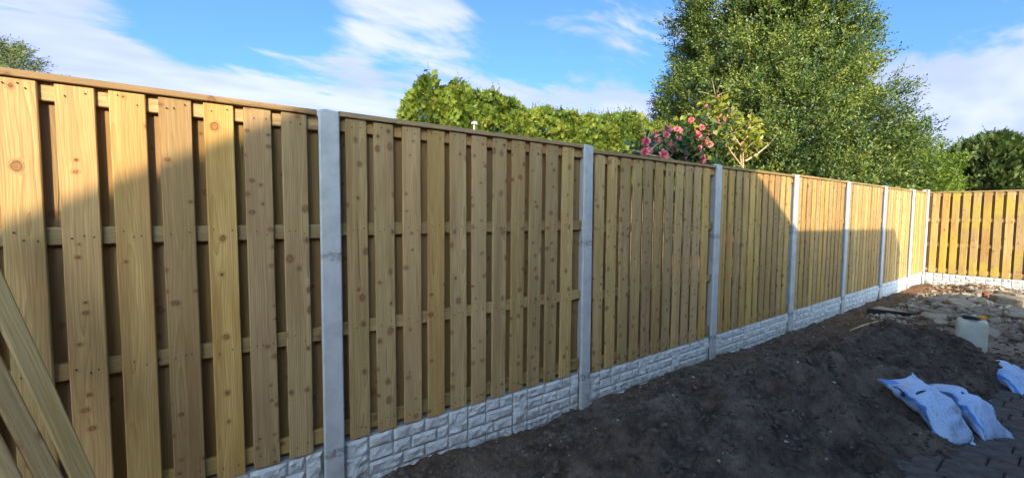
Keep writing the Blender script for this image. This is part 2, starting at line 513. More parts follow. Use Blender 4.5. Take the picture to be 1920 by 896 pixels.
def build_ground():
    gx = np.concatenate([[-600, -200, -60, -25, -12, -6, -3, -1.5, -.6], np.arange(0.0, 3.0, .022), np.arange(3.0, 7.0, .02), np.arange(7.0, 13.6, .035), [14.5, 16, 20, 30, 60, 200, 600]])
    gy = np.concatenate([[-600, -200, -60, -25, -12, -8, -5, -4, -3.3, -2.8], np.arange(-2.5, .12, .019), [.3, .8, 2, 4, 8, 15, 30, 60, 200, 600]])
    X, Y = np.meshgrid(gx, gy, indexing='ij')
    Z = ground_height(X, Y)
    nx, ny = X.shape
    V = np.stack([X, Y, Z], -1).reshape(-1, 3)
    i = np.arange(nx * ny).reshape(nx, ny)
    F = np.stack([i[:-1, :-1], i[1:, :-1], i[1:, 1:], i[:-1, 1:]], -1).reshape(-1, 4)
    me = bpy.data.meshes.new('ground')
    me.vertices.add(len(V)); me.vertices.foreach_set('co', V.astype(np.float32).ravel())
    me.loops.add(F.size); me.loops.foreach_set('vertex_index', F.astype(np.int32).ravel())
    me.polygons.add(len(F))
    me.polygons.foreach_set('loop_start', np.arange(len(F), dtype=np.int32) * 4)
    me.polygons.foreach_set('loop_total', np.full(len(F), 4, dtype=np.int32))
    me.polygons.foreach_set('use_smooth', np.ones(len(F), dtype=bool))
    # what kind of earth lies where: 0 dark topsoil, 1 brown, 2 trodden sandy earth
    n1 = fbm(X * 1.3, Y * 1.3, 4, 51)
    mo = mound_height(X, Y)
    brown = sstep(X + 1.6 * (n1 - .5), 5.2, 7.2) * (1 - .8 * sstep(mo, .05, .12))
    brown = np.maximum(brown, .55 * sstep(Y, -.55, -.1) * sstep(n1, .3, .6))
    sandy = sstep(X + 1.2 * (n1 - .5), 6.1, 6.9) * sstep(-Y + .8 * (n1 - .5), .75, 1.1) * (1 - sstep(mo, .04, .09))
    orange = sstep(X, 10.6, 11.6) * sstep(Y, -1.6, -.9)
    for nm, a in (('brown', brown), ('sandy', sandy), ('orange', orange)):
        at = me.attributes.new(nm, 'FLOAT', 'POINT')
        at.data.foreach_set('value', a.astype(np.float32).ravel())
    me.update(calc_edges=True)
    m, N, b, out = material('earth')
    pos = N.node('ShaderNodeNewGeometry').outputs['Position']
    def att(nm):
        a = N.node('ShaderNodeAttribute'); a.attribute_name = nm
        return a.outputs['Fac']
    n_big = N.noise(pos, 2.2, 6, .6)
    n_mid = N.noise(pos, 11, 6, .65)
    n_fin = N.noise(pos, 70, 6, .7)
    c = N.mix(N.step(n_mid, .35, .68), (0.062, 0.045, 0.034), (0.170, 0.125, 0.093))
    c = N.mix(N.step(n_big, .45, .68, 0, .7), c, (0.27, 0.203, 0.153))
    c = N.mix(att('brown'), c, N.mix(N.step(n_mid, .3, .7), (0.10, 0.058, 0.036), (0.20, 0.125, 0.080)))
    c = N.mix(att('sandy'), c, N.mix(N.step(n_mid, .3, .7), (0.24, 0.18, 0.13), (0.40, 0.32, 0.24)))
    c = N.mix(att('orange'), c, N.mix(N.step(n_mid, .3, .7), (0.17, 0.09, 0.045), (0.30, 0.165, 0.085)))
    c = N.mix(N.step(n_fin, .35, .7, 0, .5), c, N.mix(1.0, c, (0.45, 0.45, 0.45), 'MULTIPLY'))
    vor = N.node('ShaderNodeTexVoronoi', feature='F1')
    N.put(vor.inputs['Vector'], pos)
    vor.inputs['Scale'].default_value = 26
    peb = N.math('MULTIPLY', N.step(vor.outputs['Distance'], .10, .17, 1, 0), N.math('GREATER_THAN', N.sep(vor.outputs['Color'])[0], .86))
    c = N.mix(N.math('MULTIPLY', peb, .8), c, (0.20, 0.175, 0.15))
    N.l.new(c, b.inputs['Base Color'])
    b.inputs['Roughness'].default_value = 0.95
    b.inputs['Specular IOR Level'].default_value = 0.15
    hh = N.math('ADD', N.math('MULTIPLY', n_fin, .6), N.noise(pos, 24, 6, .65))
    hh = N.math('ADD', hh, N.math('MULTIPLY', peb, .5))
    bump(N, b, hh, 0.03, 0.9)
    me.materials.append(m)
    o = link('ground', me)
    tag(o, kind='structure', label='dark dug soil, brown earth and trodden ground beside the fence')
    return o


ground = build_ground()


def gz(x, y):
    return float(ground_height(np.array([x]), np.array([y]))[0])


# ------------------------------------------------------------------ fence
S = 1.88
X0 = 0.5397
POSTS = [X0 + S * k for k in range(7)] + [X0 + S * 6.6424]
XC = POSTS[-1]
POST_TOP = [2.040, 2.043, 2.024, 2.030, 2.034, 2.040, 2.050, 2.085]
ZB, ZT = 0.262, 2.000            # panel foot and underside of its cap


def plank_mesh(name, w, t, h, mat, seed, bev=0.003, seg=7, bow=0.003):
    """board standing on z=0, centred on x, front at y=0, running back to y=t"""
    r_ = random.Random(seed)
    prof = [(-w / 2 + bev, 0), (w / 2 - bev, 0), (w / 2, bev), (w / 2, t - bev), (w / 2 - bev, t), (-w / 2 + bev, t), (-w / 2, t - bev), (-w / 2, bev)]
    v = []; f = []
    a, b_ = r_.uniform(-bow, bow), r_.uniform(-bow, bow)
    ph = r_.uniform(0, 6)
    cup = r_.uniform(-.0012, .0012)
    for i in range(seg + 1):
        q = i / seg
        for (x, y) in prof:
            e = r_.uniform(-.0008, .0008)
            v.append((x + a * math.sin(q * 3.1 + ph) * .7 + e, y + b_ * math.sin(q * 2.6 + ph) + cup * (abs(x) / (w / 2)) ** 2, q * h))
    n = 8
    for i in range(seg):
        for k in range(n):
            f.append((i * n + k, i * n + (k + 1) % n, (i + 1) * n + (k + 1) % n, (i + 1) * n + k))
    f.append(tuple(range(n))[::-1])
    f.append(tuple(range(seg * n, seg * n + n)))
    return mesh(name, v, f, mat)


def bar_mesh(name, L, t, h, mat, bev=0.003):
    """bar lying along x from 0 to L, y 0..t, z 0..h"""
    prof = [(bev, 0), (t - bev, 0), (t, bev), (t, h - bev), (t - bev, h), (bev, h), (0, h - bev), (0, bev)]
    seg = 6
    v = [(L * i / seg, y, z) for i in range(seg + 1) for (y, z) in prof]
    f = []
    for i in range(seg):
        for k in range(8):
            f.append((i * 8 + k, (i + 1) * 8 + k, (i + 1) * 8 + (k + 1) % 8, i * 8 + (k + 1) % 8))
    f.append(tuple(range(8)))
    f.append(tuple(range(seg * 8, seg * 8 + 8))[::-1])
    return mesh(name, v, f, mat)


BT, RT = 0.017, 0.025            # thickness of boards and rails
BH = ZT - ZB - 0.004
front_meshes = [plank_mesh('board', .112 + .003 * random.uniform(-1, 1), BT, BH - .004 * random.random(), M['board'], 100 + i) for i in range(10)]
mossy_meshes = [plank_mesh('board', .111, BT, BH, M['mossy'], 200 + i) for i in range(4)]
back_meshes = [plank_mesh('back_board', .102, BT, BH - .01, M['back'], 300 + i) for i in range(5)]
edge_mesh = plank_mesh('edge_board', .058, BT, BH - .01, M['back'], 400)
PY = 0.020                       # front of the boards behind the front of the posts
RAIL_Z = (ZB + .028, .842, 1.380, 1.929)
_bars = {}


def bar(L, t, h, mat):
    k = (round(L, 3), t, h, mat.name)
    if k not in _bars: _bars[k] = bar_mesh('rail', L, t, h, mat)
    return _bars[k]


def fence_panel(loc, rz, x_a, x_b, boards, label, first, nails=True, mossy=False, zo=0.0, skew=0.0):
    """local x runs along the panel from the left post's centre; boards: number of front boards"""
    root = empty('fence_panel', loc, rz)
    tag(root, label, 'fence panel', 'timber panels of the garden fence')
    L = x_b - x_a
    pitch = 0.1535
    for i, z in enumerate(RAIL_Z):
        link('rail', bar(L, RT, .070 if i else .078, M['rail']), None, root, (x_a, PY + BT, z + zo))
    nb = MB()
    r_ = random.Random(int(first * 1000) + boards)
    fm = mossy_meshes if mossy else front_meshes
    for i in range(boards):
        x = first + pitch * i + r_.uniform(-.003, .003)
        o = link('board', fm[r_.randrange(len(fm))], None, root, (x, PY, ZB + zo + r_.uniform(-.004, .003)), (0, R(r_.uniform(-.16, .16)), R(r_.uniform(-.8, .8))))
        if nails:
            for rz_ in RAIL_Z:
                for dx in ((-.024, .026) if r_.random() < .6 else (-.03, .001, .03)):
                    cx = x + dx + r_.uniform(-.008, .008)
                    cz = rz_ + .035 + zo + r_.uniform(-.018, .018)
                    rr = .0028
                    yv = PY - .0035
                    ring = [(cx + rr * math.cos(a), yv, cz + rr * 1.2 * math.sin(a)) for a in np.linspace(0, 2 * math.pi, 7)[:-1]]
                    back = [(p[0], yv + .006, p[2]) for p in ring]
                    nb.add(ring + back, [(0, 1, 2, 3, 4, 5)[::-1]] + [(k, (k + 1) % 6, 6 + (k + 1) % 6, 6 + k) for k in range(6)])
    for i in range(-1, boards):
        x = first + pitch * (i + .5) + r_.uniform(-.004, .004)
        if i in (-1, boards - 1): x = x_a + .088 if i < 0 else x_b - .088
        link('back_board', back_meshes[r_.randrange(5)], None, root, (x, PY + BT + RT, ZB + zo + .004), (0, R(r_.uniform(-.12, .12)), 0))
    for x in (x_a + .029, x_b - .029):
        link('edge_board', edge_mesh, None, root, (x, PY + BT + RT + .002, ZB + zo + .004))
    cap = link('cap_rail', bar(L - .03, .072, .027, M['cap']), None, root, (x_a + .015, PY - .012, ZT + zo))
    if nails:
        tag(nb.build('nails', M['nail'], root), kind='stuff')
    return root


panel_labels = [
    'leftmost timber fence panel, crossed by a slanting shadow, behind the leaning boards',
    'shaded timber fence panel with knotty boards, second from the left',
    'shaded timber fence panel below the conifer hedge, third from the left',
    'timber fence panel half sunlit by a slanting shadow edge, fourth from the left',
    'timber fence panel sunlit above a level shadow line, fifth from the left',
    'timber fence panel below the middle of the big tree, sixth from the left',
    'timber fence panel where the level shadow ends in an upright edge',
    'narrow sunlit timber fence panel next to the corner post',
]
zo = [0.0, 0.008, -0.020, -0.012, 0.0, 0.0, 0.0, 0.003]
fence_panel((POSTS[0] - S, 0, 0), 0, .037, S - .037, 11, panel_labels[0], S - .157 - .1535 * 10 + .002, zo=zo[0])
for k in range(6):
    fence_panel((POSTS[k], 0, 0), 0, .037, S - .037, 11, panel_labels[k + 1], .145, nails=k < 4, zo=zo[k + 1])
Lc = XC - POSTS[6]
fence_panel((POSTS[6], 0, 0), 0, .037, Lc - .037, 7, panel_labels[7], .145, nails=False, zo=zo[7])
fence_panel((XC, 0.05, 0), R(-90), .037, S - .037, 11, 'timber panel of the far fence, stained yellow green, full of gaps in sunlight', .165, nails=False, mossy=True)


def post_mesh(top):
    """slotted concrete post: H-shaped section, chamfered front edges, shallow pyramid top"""
    w, d, sl, sd, ch = .050, .105, .030, .020, .007
    a, b_ = .021, .084           # slot from y=a to y=b
    sec = [(-w + ch, 0), (w - ch, 0), (w, ch), (w, a), (w - sd, a), (w - sd, b_), (w, b_), (w, d), (-w, d), (-w, b_), (-w + sd, b_), (-w + sd, a), (-w, a), (-w, ch)]
    n = len(sec)
    zs = [-.5, 0, .5, 1.0, 1.5, top - .012]
    v = []
    for i, z in enumerate(zs):
        k = 1.0 + (.035 * (1 - max(z, 0) / top))
        for (x, y) in sec: v.append((x * k, y, z))
    f = []
    for i in range(len(zs) - 1):
        for k in range(n):
            f.append((i * n + k, i * n + (k + 1) % n, (i + 1) * n + (k + 1) % n, (i + 1) * n + k))
    # top: slope in to a ridge point
    base = (len(zs) - 1) * n
    v.append((0, d * .5, top + .006))
    c = len(v) - 1
    for k in range(n): f.append((base + k, base + (k + 1) % n, c))
    return mesh('concrete_post', v, f, M['post'])


post_labels = [
    'nearest and tallest looking grey concrete fence post, left of centre',
    'grey concrete fence post in shade, second from the left',
    'grey concrete fence post below the pink flowers, third from the left',
    'grey concrete fence post where the slanting shadow meets the level one',
    'concrete fence post with sunlit top half, fifth from the left',
    'concrete fence post with sunlit top half, sixth from the left',
    'sunlit concrete fence post just before the corner post',
    'sunlit concrete post in the corner where the two fences meet',
]
for k, x in enumerate(POSTS):
    o = link('concrete_post', post_mesh(POST_TOP[k]), None, None, (x, 0, 0))
    o.rotation_euler = (0, R(random.uniform(-.15, .15)), 0)
    tag(o, post_labels[k], 'fence post', 'concrete posts of the garden fence')
o = link('concrete_post', post_mesh(2.05), None, None, (XC, .05 - S, 0), (0, 0, R(-90)))
tag(o, 'concrete post of the far fence, beyond the yellow green panel', 'fence post', 'concrete posts of the garden fence')
o = link('concrete_post', post_mesh(2.04), None, None, (POSTS[0] - S, 0, 0))
tag(o, 'concrete fence post at the left end of the leftmost panel', 'fence post', 'concrete posts of the garden fence')


# rock-faced gravel boards: one mould, so the same stones in every board
def stone_mesh(w, h, seed, amp=.011):
    nx, nz = max(4, int(w / .013)), max(4, int(h / .013))
    us = np.linspace(0, 1, nx + 1); ws = np.linspace(0, 1, nz + 1)
    U, W = np.meshgrid(us, ws, indexing='ij')
    x = U * w; z = W * h
    edge = np.minimum(np.minimum(x, w - x), np.minimum(z, h - z))
    n = fbm(x * 22 + seed * 3.7, z * 30 + seed, 4, seed, .55)
    fac = np.abs(fbm(x * 12 + seed, z * 16 - seed * 2.1, 2, seed + 40) - .5) * 2
    y = -(.006 + amp * n * 2.1 - amp * 1.5 * fac) * sstep(edge, -.004, .014)
    jx = (fbm(x * 40, z * 40 + seed, 2, seed + 9) - .5) * .008 * (edge < .004)
    V = [(x[i, k] + jx[i, k], y[i, k], z[i, k] + jx[i, k]) for i in range(nx + 1) for k in range(nz + 1)]
    F = []
    for i in range(nx):
        for k in range(nz):
            a = i * (nz + 1) + k
            F.append((a, a + nz + 1, a + nz + 2, a + 1))
    # a skirt back into the slab
    ring = [i * (nz + 1) for i in range(nx + 1)] + [nx * (nz + 1) + k for k in range(1, nz + 1)] + [i * (nz + 1) + nz for i in range(nx - 1, -1, -1)] + [k for k in range(nz - 1, 0, -1)]
    o = len(V)
    for q in ring: V.append((V[q][0], .012, V[q][2]))
    m_ = len(ring)
    for k in range(m_): F.append((ring[k], o + k, o + (k + 1) % m_, ring[(k + 1) % m_]))
    return mesh('stone', V, F, M['stone'])


GH = 0.315                       # height of a gravel board, foot buried a little


def stone_layout(Lw):
    r_ = random.Random(5)
    out = []
    j = .007
    ch = (GH - .002) / 4
    x = .006
    seq = [('big', .135), ('rows', .50), ('two', .14), ('rows', .36), ('big', .13), ('rows', .42), ('two', .12)]
    for kind, w in seq:
        if x + w > Lw: w = Lw - x
        if w < .05: break
        if kind == 'big':
            out.append((x, ch, w - j, 3 * ch - j)); out.append((x, 0, w - j, ch - j))
        elif kind == 'two':
            out += [(x, 2 * ch, w - j, 2 * ch - j), (x, ch, w - j, ch - j), (x, 0, w - j, ch - j)]
        else:
            for c in range(4):
                xx = x
                while xx < x + w - 1e-6:
                    bw = min(r_.choice([.11, .14, .17, .2]), x + w - xx)
                    if x + w - xx - bw < .07: bw = x + w - xx
                    out.append((xx, c * ch, bw - j, ch - j)); xx += bw
        x += w
    return out


LW = S - .102
layout = stone_layout(LW)
stones = [stone_mesh(w, h, 11 + i, .013 if h > .12 else .010) for i, (x, z, w, h) in enumerate(layout)]


def gravel_board(loc, rz, L, label, zoff=0.0):
    root = empty('gravel_board', loc, rz)
    tag(root, label, 'gravel board', 'rock-faced concrete gravel boards under the fence')
    zb = ZB - .004 - GH + zoff
    MB().box(.034, L - .034, .034, .078, zb - .1, zb + GH).build('slab', M['slab'], root)
    for (x, z, w, h), me in zip(layout, stones):
        if x + w > L - .10: continue
        link('stone', me, None, root, (x + .052, .034, zb + z))
    return root


gb = ['rock-faced concrete gravel board under the leftmost fence panel', 'rock-faced concrete gravel board under the second panel from the left, its stones largest in view',
      'rock-faced concrete gravel board under the third fence panel from the left', 'rock-faced concrete gravel board under the fourth fence panel from the left',
      'rock-faced concrete gravel board under the fifth fence panel from the left', 'rock-faced concrete gravel board under the sixth fence panel from the left',
      'rock-faced gravel board partly in shade, just before the last short one', 'short sunlit rock-faced gravel board next to the corner post']
for k in range(-1, 6):
    gravel_board((X0 + S * k, 0, 0), 0, S, gb[k + 1], zo[k + 1])
gravel_board((POSTS[6], 0, 0), 0, Lc, gb[7])
gravel_board((XC, .05, 0), R(-90), S, 'sunlit yellowish rock-faced gravel board under the far fence panel')

# ------------------------------------------------------------------ block paving
M['paver'] = plain('paver_concrete', (0.115, 0.095, 0.080), .95, .2, .35, 14, 0, .006)


def build_paving():
    root = empty('block_paving', (4, -2.2, 0))
    tag(root, 'dark concrete block paving with sandy joints in the corner', kind='structure')
    kinds = {}
    for L in (.12, .16, .24):
        w, h, b_ = .158, .03, .007
        v = []; f = []
        for (ins, z) in ((0, -.05), (0, -.006), (b_, 0)):
            v += [(ins, ins, z), (w - ins, ins, z), (w - ins, L - .003 - ins, z), (ins, L - .003 - ins, z)]
        for i in range(2):
            for k in range(4): f.append((i * 4 + k, i * 4 + (k + 1) % 4, (i + 1) * 4 + (k + 1) % 4, (i + 1) * 4 + k))
        f.append((8, 9, 10, 11))
        kinds[L] = mesh('paver', v, f, M['paver'])
    r_ = random.Random(3)
    x = 3.0
    while x < 5.6:
        y = -2.75 - r_.random() * .2
        while y < -1.80:
            L = r_.choice((.12, .16, .24, .24))
            o = link('paver', kinds[L], None, root, (x - 4, y + 2.2, .003 + r_.uniform(-.004, .004)), (R(r_.uniform(-.6, .6)), R(r_.uniform(-.6, .6)), 0))
            y += L + .004
        x += .166


build_paving()


# ------------------------------------------------------------------ houses that shade the garden (behind the viewer) and beyond the fence
def shade_houses():
    # back-projected from the shadow's outline on the fence along the sun's rays
    kx = sun_to.x / -sun_to.y
    kz = sun_to.z / -sun_to.y
    D = 5.4
    def bp(X, Z, D): return (X + kx * D, Z + kz * D)
    ax, az = bp(2.80, 3.354, D)
    lx, lz = bp(2.80 - 7.2, 3.354 - .55 * 7.2, D)
    rx, rz = bp(2.80 + 3.9, 3.354 - .589 * 3.9, D)
    y1, y0 = -D, -D - 7.0
    root = empty('house', (ax, -D - 3.5, 0))
    tag(root, 'brick gabled house behind the viewer that shades the fence', 'house')
    m = Vector((ax, -D - 3.5, 0))
    def loc(v): return [(p[0] - m.x, p[1] - m.y, p[2]) for p in v]
    e = .3
    wl, wr = lx + .35, rx - .35
    zl, zr = lz + .55 * .35 - .12, rz + .589 * .35 - .12
    v = []
    for y in (y1 - e, y0 + e):
        v += [(wl, y, -.1), (wr, y, -.1), (wr, y, zr), (ax, y, az - .12), (wl, y, zl)]
    link('wall', mesh('wall', loc(v), [(0, 1, 2, 3, 4), (9, 8, 7, 6, 5), (0, 5, 6, 1), (1, 6, 7, 2), (4, 3, 8, 9), (3, 2, 7, 8), (0, 4, 9, 5)], M['brick']), None, root, (0, 0, 0))
    t = .1
    v = []
    for y in (y1, y0):
        v += [(lx, y, lz - t), (lx, y, lz), (ax, y, az), (rx, y, rz), (rx, y, rz - t), (ax, y, az - t)]
    link('roof', mesh('roof', loc(v), [(0, 1, 2, 5), (5, 2, 3, 4), (6, 11, 8, 7), (11, 10, 9, 8), (1, 7, 8, 2), (2, 8, 9, 3), (0, 5, 11, 6), (5, 4, 10, 11), (0, 6, 7, 1), (4, 3, 9, 10)], M['roof']), None, root)
    for (wx, wz) in ((-1.5, 1.0), (1.5, 1.0), (-1.5, 3.4), (1.5, 3.4)):
        w = MB().box(wx - .55, wx + .55, 3.5 - e - .02, 3.5 - e + .05, wz, wz + 1.1).build('window', M['white'], root)
        MB().box(wx - .49, wx + .49, 3.5 - e + .03, 3.5 - e + .06, wz + .06, wz + 1.04).build('pane', M['dark_glass'], w)
    # lower flat-roofed outbuilding
    D2 = 4.6
    xa, za = bp(5.2, 1.335, D2)
    xb, zb = bp(10.62, 1.265, D2)
    root = empty('outbuilding', ((xa + xb) / 2, -D2 - .4, 0))
    tag(root, 'low flat-roofed brick outbuilding behind the viewer', 'outbuilding')
    cx = (xa + xb) / 2
    MB().box(xa - cx, xb - cx, -.45, .38, -.1, za - .08).build('wall', M['brick'], root)
    MB().add([(xa - cx - .02, y, z) for y in (-.5, .4) for z in (za - .08, za)] + [(xb - cx + .02, y, z) for y in (-.5, .4) for z in (zb - .08, zb)],
             [(0, 1, 3, 2), (4, 6, 7, 5), (0, 4, 5, 1), (2, 3, 7, 6), (1, 5, 7, 3), (0, 2, 6, 4)]).build('roof', M['roof'], root)


shade_houses()


# ------------------------------------------------------------------ foliage
def unit(a):
    return a / np.maximum(np.linalg.norm(a, axis=-1, keepdims=True), 1e-9)


def rand_dirs(n):
    return unit(rng.normal(size=(n, 3)))


def leaf_quads(P, A, Nn, L, W, fold=.18):
    """folded diamond leaves: P base, A direction, Nn normal"""
    L = np.asarray(L)[:, None]; W = np.asarray(W)[:, None]
    side = unit(np.cross(A, Nn))
    mid = P + A * L * .48
    V = np.empty((len(P), 4, 3))
    V[:, 0] = P
    V[:, 1] = mid + side * W * .5 + Nn * W * fold
    V[:, 2] = P + A * L
    V[:, 3] = mid - side * W * .5 + Nn * W * fold
    return V.reshape(-1, 3)


def foliage_material(name, stops, trans=.3, rough=.45, spec=.5):
    m, N, b, out = material(name)
    a = N.node('ShaderNodeAttribute'); a.attribute_name = 'var'
    c = N.ramp(a.outputs['Fac'], stops)
    N.l.new(c, b.inputs['Base Color'])
    b.inputs['Roughness'].default_value = rough
    b.inputs['Specular IOR Level'].default_value = spec
    tr = N.node('ShaderNodeBsdfTranslucent')
    N.l.new(N.mix(1.0, c, (1.5, 1.5, .7), 'MULTIPLY'), tr.inputs[0])
    mx = N.node('ShaderNodeMixShader')
    mx.inputs[0].default_value = trans
    N.l.new(b.outputs[0], mx.inputs[1]); N.l.new(tr.outputs[0], mx.inputs[2])
    N.l.new(mx.outputs[0], out.inputs[0])
    return m


M['bark'] = plain('bark', (0.11, 0.085, 0.06), .95, .1, .4, 16, 0, .02)
M['twig'] = plain('pale_twig', (0.42, 0.31, 0.17), .85, .2, .25, 30)
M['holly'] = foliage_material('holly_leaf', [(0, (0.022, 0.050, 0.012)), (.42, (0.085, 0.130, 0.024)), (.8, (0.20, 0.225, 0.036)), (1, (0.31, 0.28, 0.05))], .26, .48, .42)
M['bush'] = foliage_material('bright_shrub_leaf', [(0, (0.05, 0.09, 0.012)), (.5, (0.12, 0.18, 0.02)), (1, (0.21, 0.26, 0.03))], .4, .5, .4)
M['hedge'] = foliage_material('hedge_conifer_leaf', [(0, (0.028, 0.052, 0.010)), (.4, (0.115, 0.165, 0.022)), (.85, (0.25, 0.28, 0.036)), (1, (0.26, 0.19, 0.05))], .3, .6, .3)
M['dark_conifer'] = foliage_material('dark_conifer_leaf', [(0, (0.022, 0.045, 0.016)), (.5, (0.075, 0.115, 0.034)), (1, (0.16, 0.19, 0.052))], .2, .6, .3)
M['feather'] = foliage_material('feathery_leaf', [(0, (0.07, 0.10, 0.03)), (.5, (0.12, 0.15, 0.05)), (1, (0.20, 0.20, 0.07))], .35, .55, .3)
M['camellia'] = foliage_material('camellia_leaf', [(0, (0.018, 0.045, 0.020)), (.45, (0.035, 0.075, 0.025)), (.6, (0.14, 0.17, 0.02)), (1, (0.34, 0.31, 0.03))], .3, .42, .4)
M['petal'] = foliage_material('camellia_petal', [(0, (0.45, 0.045, 0.10)), (.35, (0.62, 0.13, 0.17)), (.7, (0.75, 0.33, 0.30)), (1, (0.66, 0.40, 0.22))], .3, .55, .3)


def tree_trunk(root, height, r0, mat, limbs=7, seed=0, spread=1.6):
    r_ = random.Random(seed)
    mb = MB()
    pts = [(r_.uniform(-.1, .1) * i * .4, r_.uniform(-.1, .1) * i * .4, -.2 + (height + .2) * i / 6) for i in range(7)]
    mb.tube(pts, [r0 * (1.15 - .95 * i / 6) for i in range(7)], 9)
    for k in range(limbs):
        t = r_.uniform(.15, .85)
        i = int(t * 6)
        p = Vector(pts[i])
        a = r_.uniform(0, 6.283)
        ln = spread * (1.1 - t) * r_.uniform(.7, 1.1)
        q = [p, p + Vector((math.cos(a) * ln * .4, math.sin(a) * ln * .4, ln * .3)), p + Vector((math.cos(a) * ln * .75, math.sin(a) * ln * .75, ln * .65)), p + Vector((math.cos(a) * ln, math.sin(a) * ln, ln * 1.0))]
        rr = r0 * .45 * (1.1 - t)
        mb.tube(q, [rr, rr * .8, rr * .5, rr * .15], 6)
    return mb.build('trunk', mat, root, smooth=True)


def sprigs(O, T, n, Ls, L, W, up=0.0, jit=.25):
    """n leaves round each twig (origin O, direction T)"""
    k = len(O)
    t = np.tile((np.arange(n) + .4) / n, (k, 1)) + rng.uniform(-.06, .06, (k, n))
    ang = np.arange(n)[None, :] * 2.399 + rng.uniform(0, 6.28, (k, 1))
    a = unit(np.cross(T, rand_dirs(k)))
    b = np.cross(T, a)
    rad = a[:, None] * np.cos(ang)[..., None] + b[:, None] * np.sin(ang)[..., None]
    A = unit(T[:, None] * (.45 + .7 * t[..., None]) + rad * .8 + rng.normal(scale=jit, size=(k, n, 3)) + np.array([0, 0, up]))
    P = O[:, None] + T[:, None] * (t * Ls)[..., None]
    Nn = T[:, None] - A * np.sum(A * T[:, None], -1, keepdims=True)
    Nn = unit(Nn + rng.normal(scale=.25, size=Nn.shape))
    Nn = unit(Nn - A * np.sum(A * Nn, -1, keepdims=True))
    s = rng.uniform(.75, 1.2, k * n)
    return leaf_quads(P.reshape(-1, 3), A.reshape(-1, 3), Nn.reshape(-1, 3), L * s, W * s)


def broadleaf_tree(name, loc, prof, clumps, per, leaf, mat, label, cat, trunk_h, group=None, seed=1, rise=.75, zmin=0.0, filler=6000, noise_amp=.16, lean=(0, 0)):
    """prof: list of (z, radius)"""
    root = empty(name, loc)
    tag(root, label, cat, group)
    zs = np.array([p[0] for p in prof]); rs = np.array([p[1] for p in prof])
    zc = np.linspace(zs[0], zs[-1], 200)
    wgt = np.interp(zc, zs, rs); wgt = wgt / wgt.sum()
    z = rng.choice(zc, clumps, p=wgt) + rng.normal(scale=.15, size=clumps)
    az = rng.uniform(0, 2 * np.pi, clumps)
    rr = np.interp(z, zs, rs) * (1 + noise_amp * 2 * (fbm(az * 1.9 + 3, z * .7, 3, seed) - .5) * 1.6)
    dfac = 1 - .36 * rng.random(clumps) ** 1.5
    r_ = rr * dfac
    Cc = np.stack([r_ * np.cos(az), r_ * np.sin(az), z], 1)
    Cc[:, 0] += lean[0] * sstep(z, 2, 6); Cc[:, 1] += lean[1] * sstep(z, 2, 6)
    top = zs[-1]
    outw = np.stack([np.cos(az), np.sin(az), np.full(clumps, rise) + .9 * sstep(z, top * .55, top)], 1)
    outw = unit(outw + rng.normal(scale=.22, size=outw.shape))
    blen = rng.uniform(.45, 1.05, clumps)
    shade = rng.uniform(-.30, .30, clumps)
    ci = np.repeat(np.arange(clumps), per)
    s = rng.uniform(-.55, .5, len(ci))
    O = Cc[ci] + outw[ci] * (s * blen[ci])[:, None] + rng.normal(scale=.15, size=(len(ci), 3)) * (1.0 - .7 * np.clip(s * 2, 0, 1))[:, None]
    T = unit(outw[ci] + rng.normal(scale=.45, size=(len(ci), 3)))
    nl = leaf[2]
    V = sprigs(O, T, nl, leaf[3], leaf[0], leaf[1])
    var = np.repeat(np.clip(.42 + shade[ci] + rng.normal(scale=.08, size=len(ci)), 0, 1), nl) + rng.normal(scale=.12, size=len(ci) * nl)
    # larger inner leaves that close the heart of the crown
    fz = rng.choice(zc, filler, p=wgt); fa = rng.uniform(0, 6.283, filler)
    fr = np.interp(fz, zs, rs) * .70 * np.sqrt(rng.random(filler))
    FP = np.stack([fr * np.cos(fa), fr * np.sin(fa), fz], 1)
    FA = rand_dirs(filler)
    V2 = leaf_quads(FP, FA, unit(np.cross(FA, rand_dirs(filler))), np.full(filler, leaf[0] * 3.2), np.full(filler, leaf[1] * 3.6))
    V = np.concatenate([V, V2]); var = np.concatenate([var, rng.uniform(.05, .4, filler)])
    keep = V.reshape(-1, 4, 3)[:, 2, 2] > zmin
    V = V.reshape(-1, 4, 3)[keep].reshape(-1, 3)
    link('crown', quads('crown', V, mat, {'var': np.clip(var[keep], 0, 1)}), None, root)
    tree_trunk(root, trunk_h, .16 if trunk_h > 4 else .07, M['bark'], 9, seed, rs.max() * .7)
    return root


broadleaf_tree('evergreen_tree', (16.57, 4.69, 0), [(.6, 3.2), (2.5, 3.7), (4.2, 3.65), (5.6, 3.45), (7.0, 3.0), (9.0, 2.45), (11.0, 1.6), (12.6, .8), (13.2, .2)],
               1900, 24, (.092, .043, 8, .34), M['holly'], 'tall broad evergreen tree with glossy dark leaves rising out of the picture', 'tree', 11.5, seed=4, zmin=.8, filler=9000, lean=(-.26, .6))
broadleaf_tree('leafy_shrub', (18.9, 1.75, 0), [(.4, 1.0), (2.2, 1.35), (3.0, 1.2), (3.7, .75), (4.2, .2)],
               330, 14, (.085, .05, 7, .28), M['bush'], 'bright yellow green shrub at the right foot of the tall evergreen tree', 'shrub', 3.0, seed=8, filler=1200)


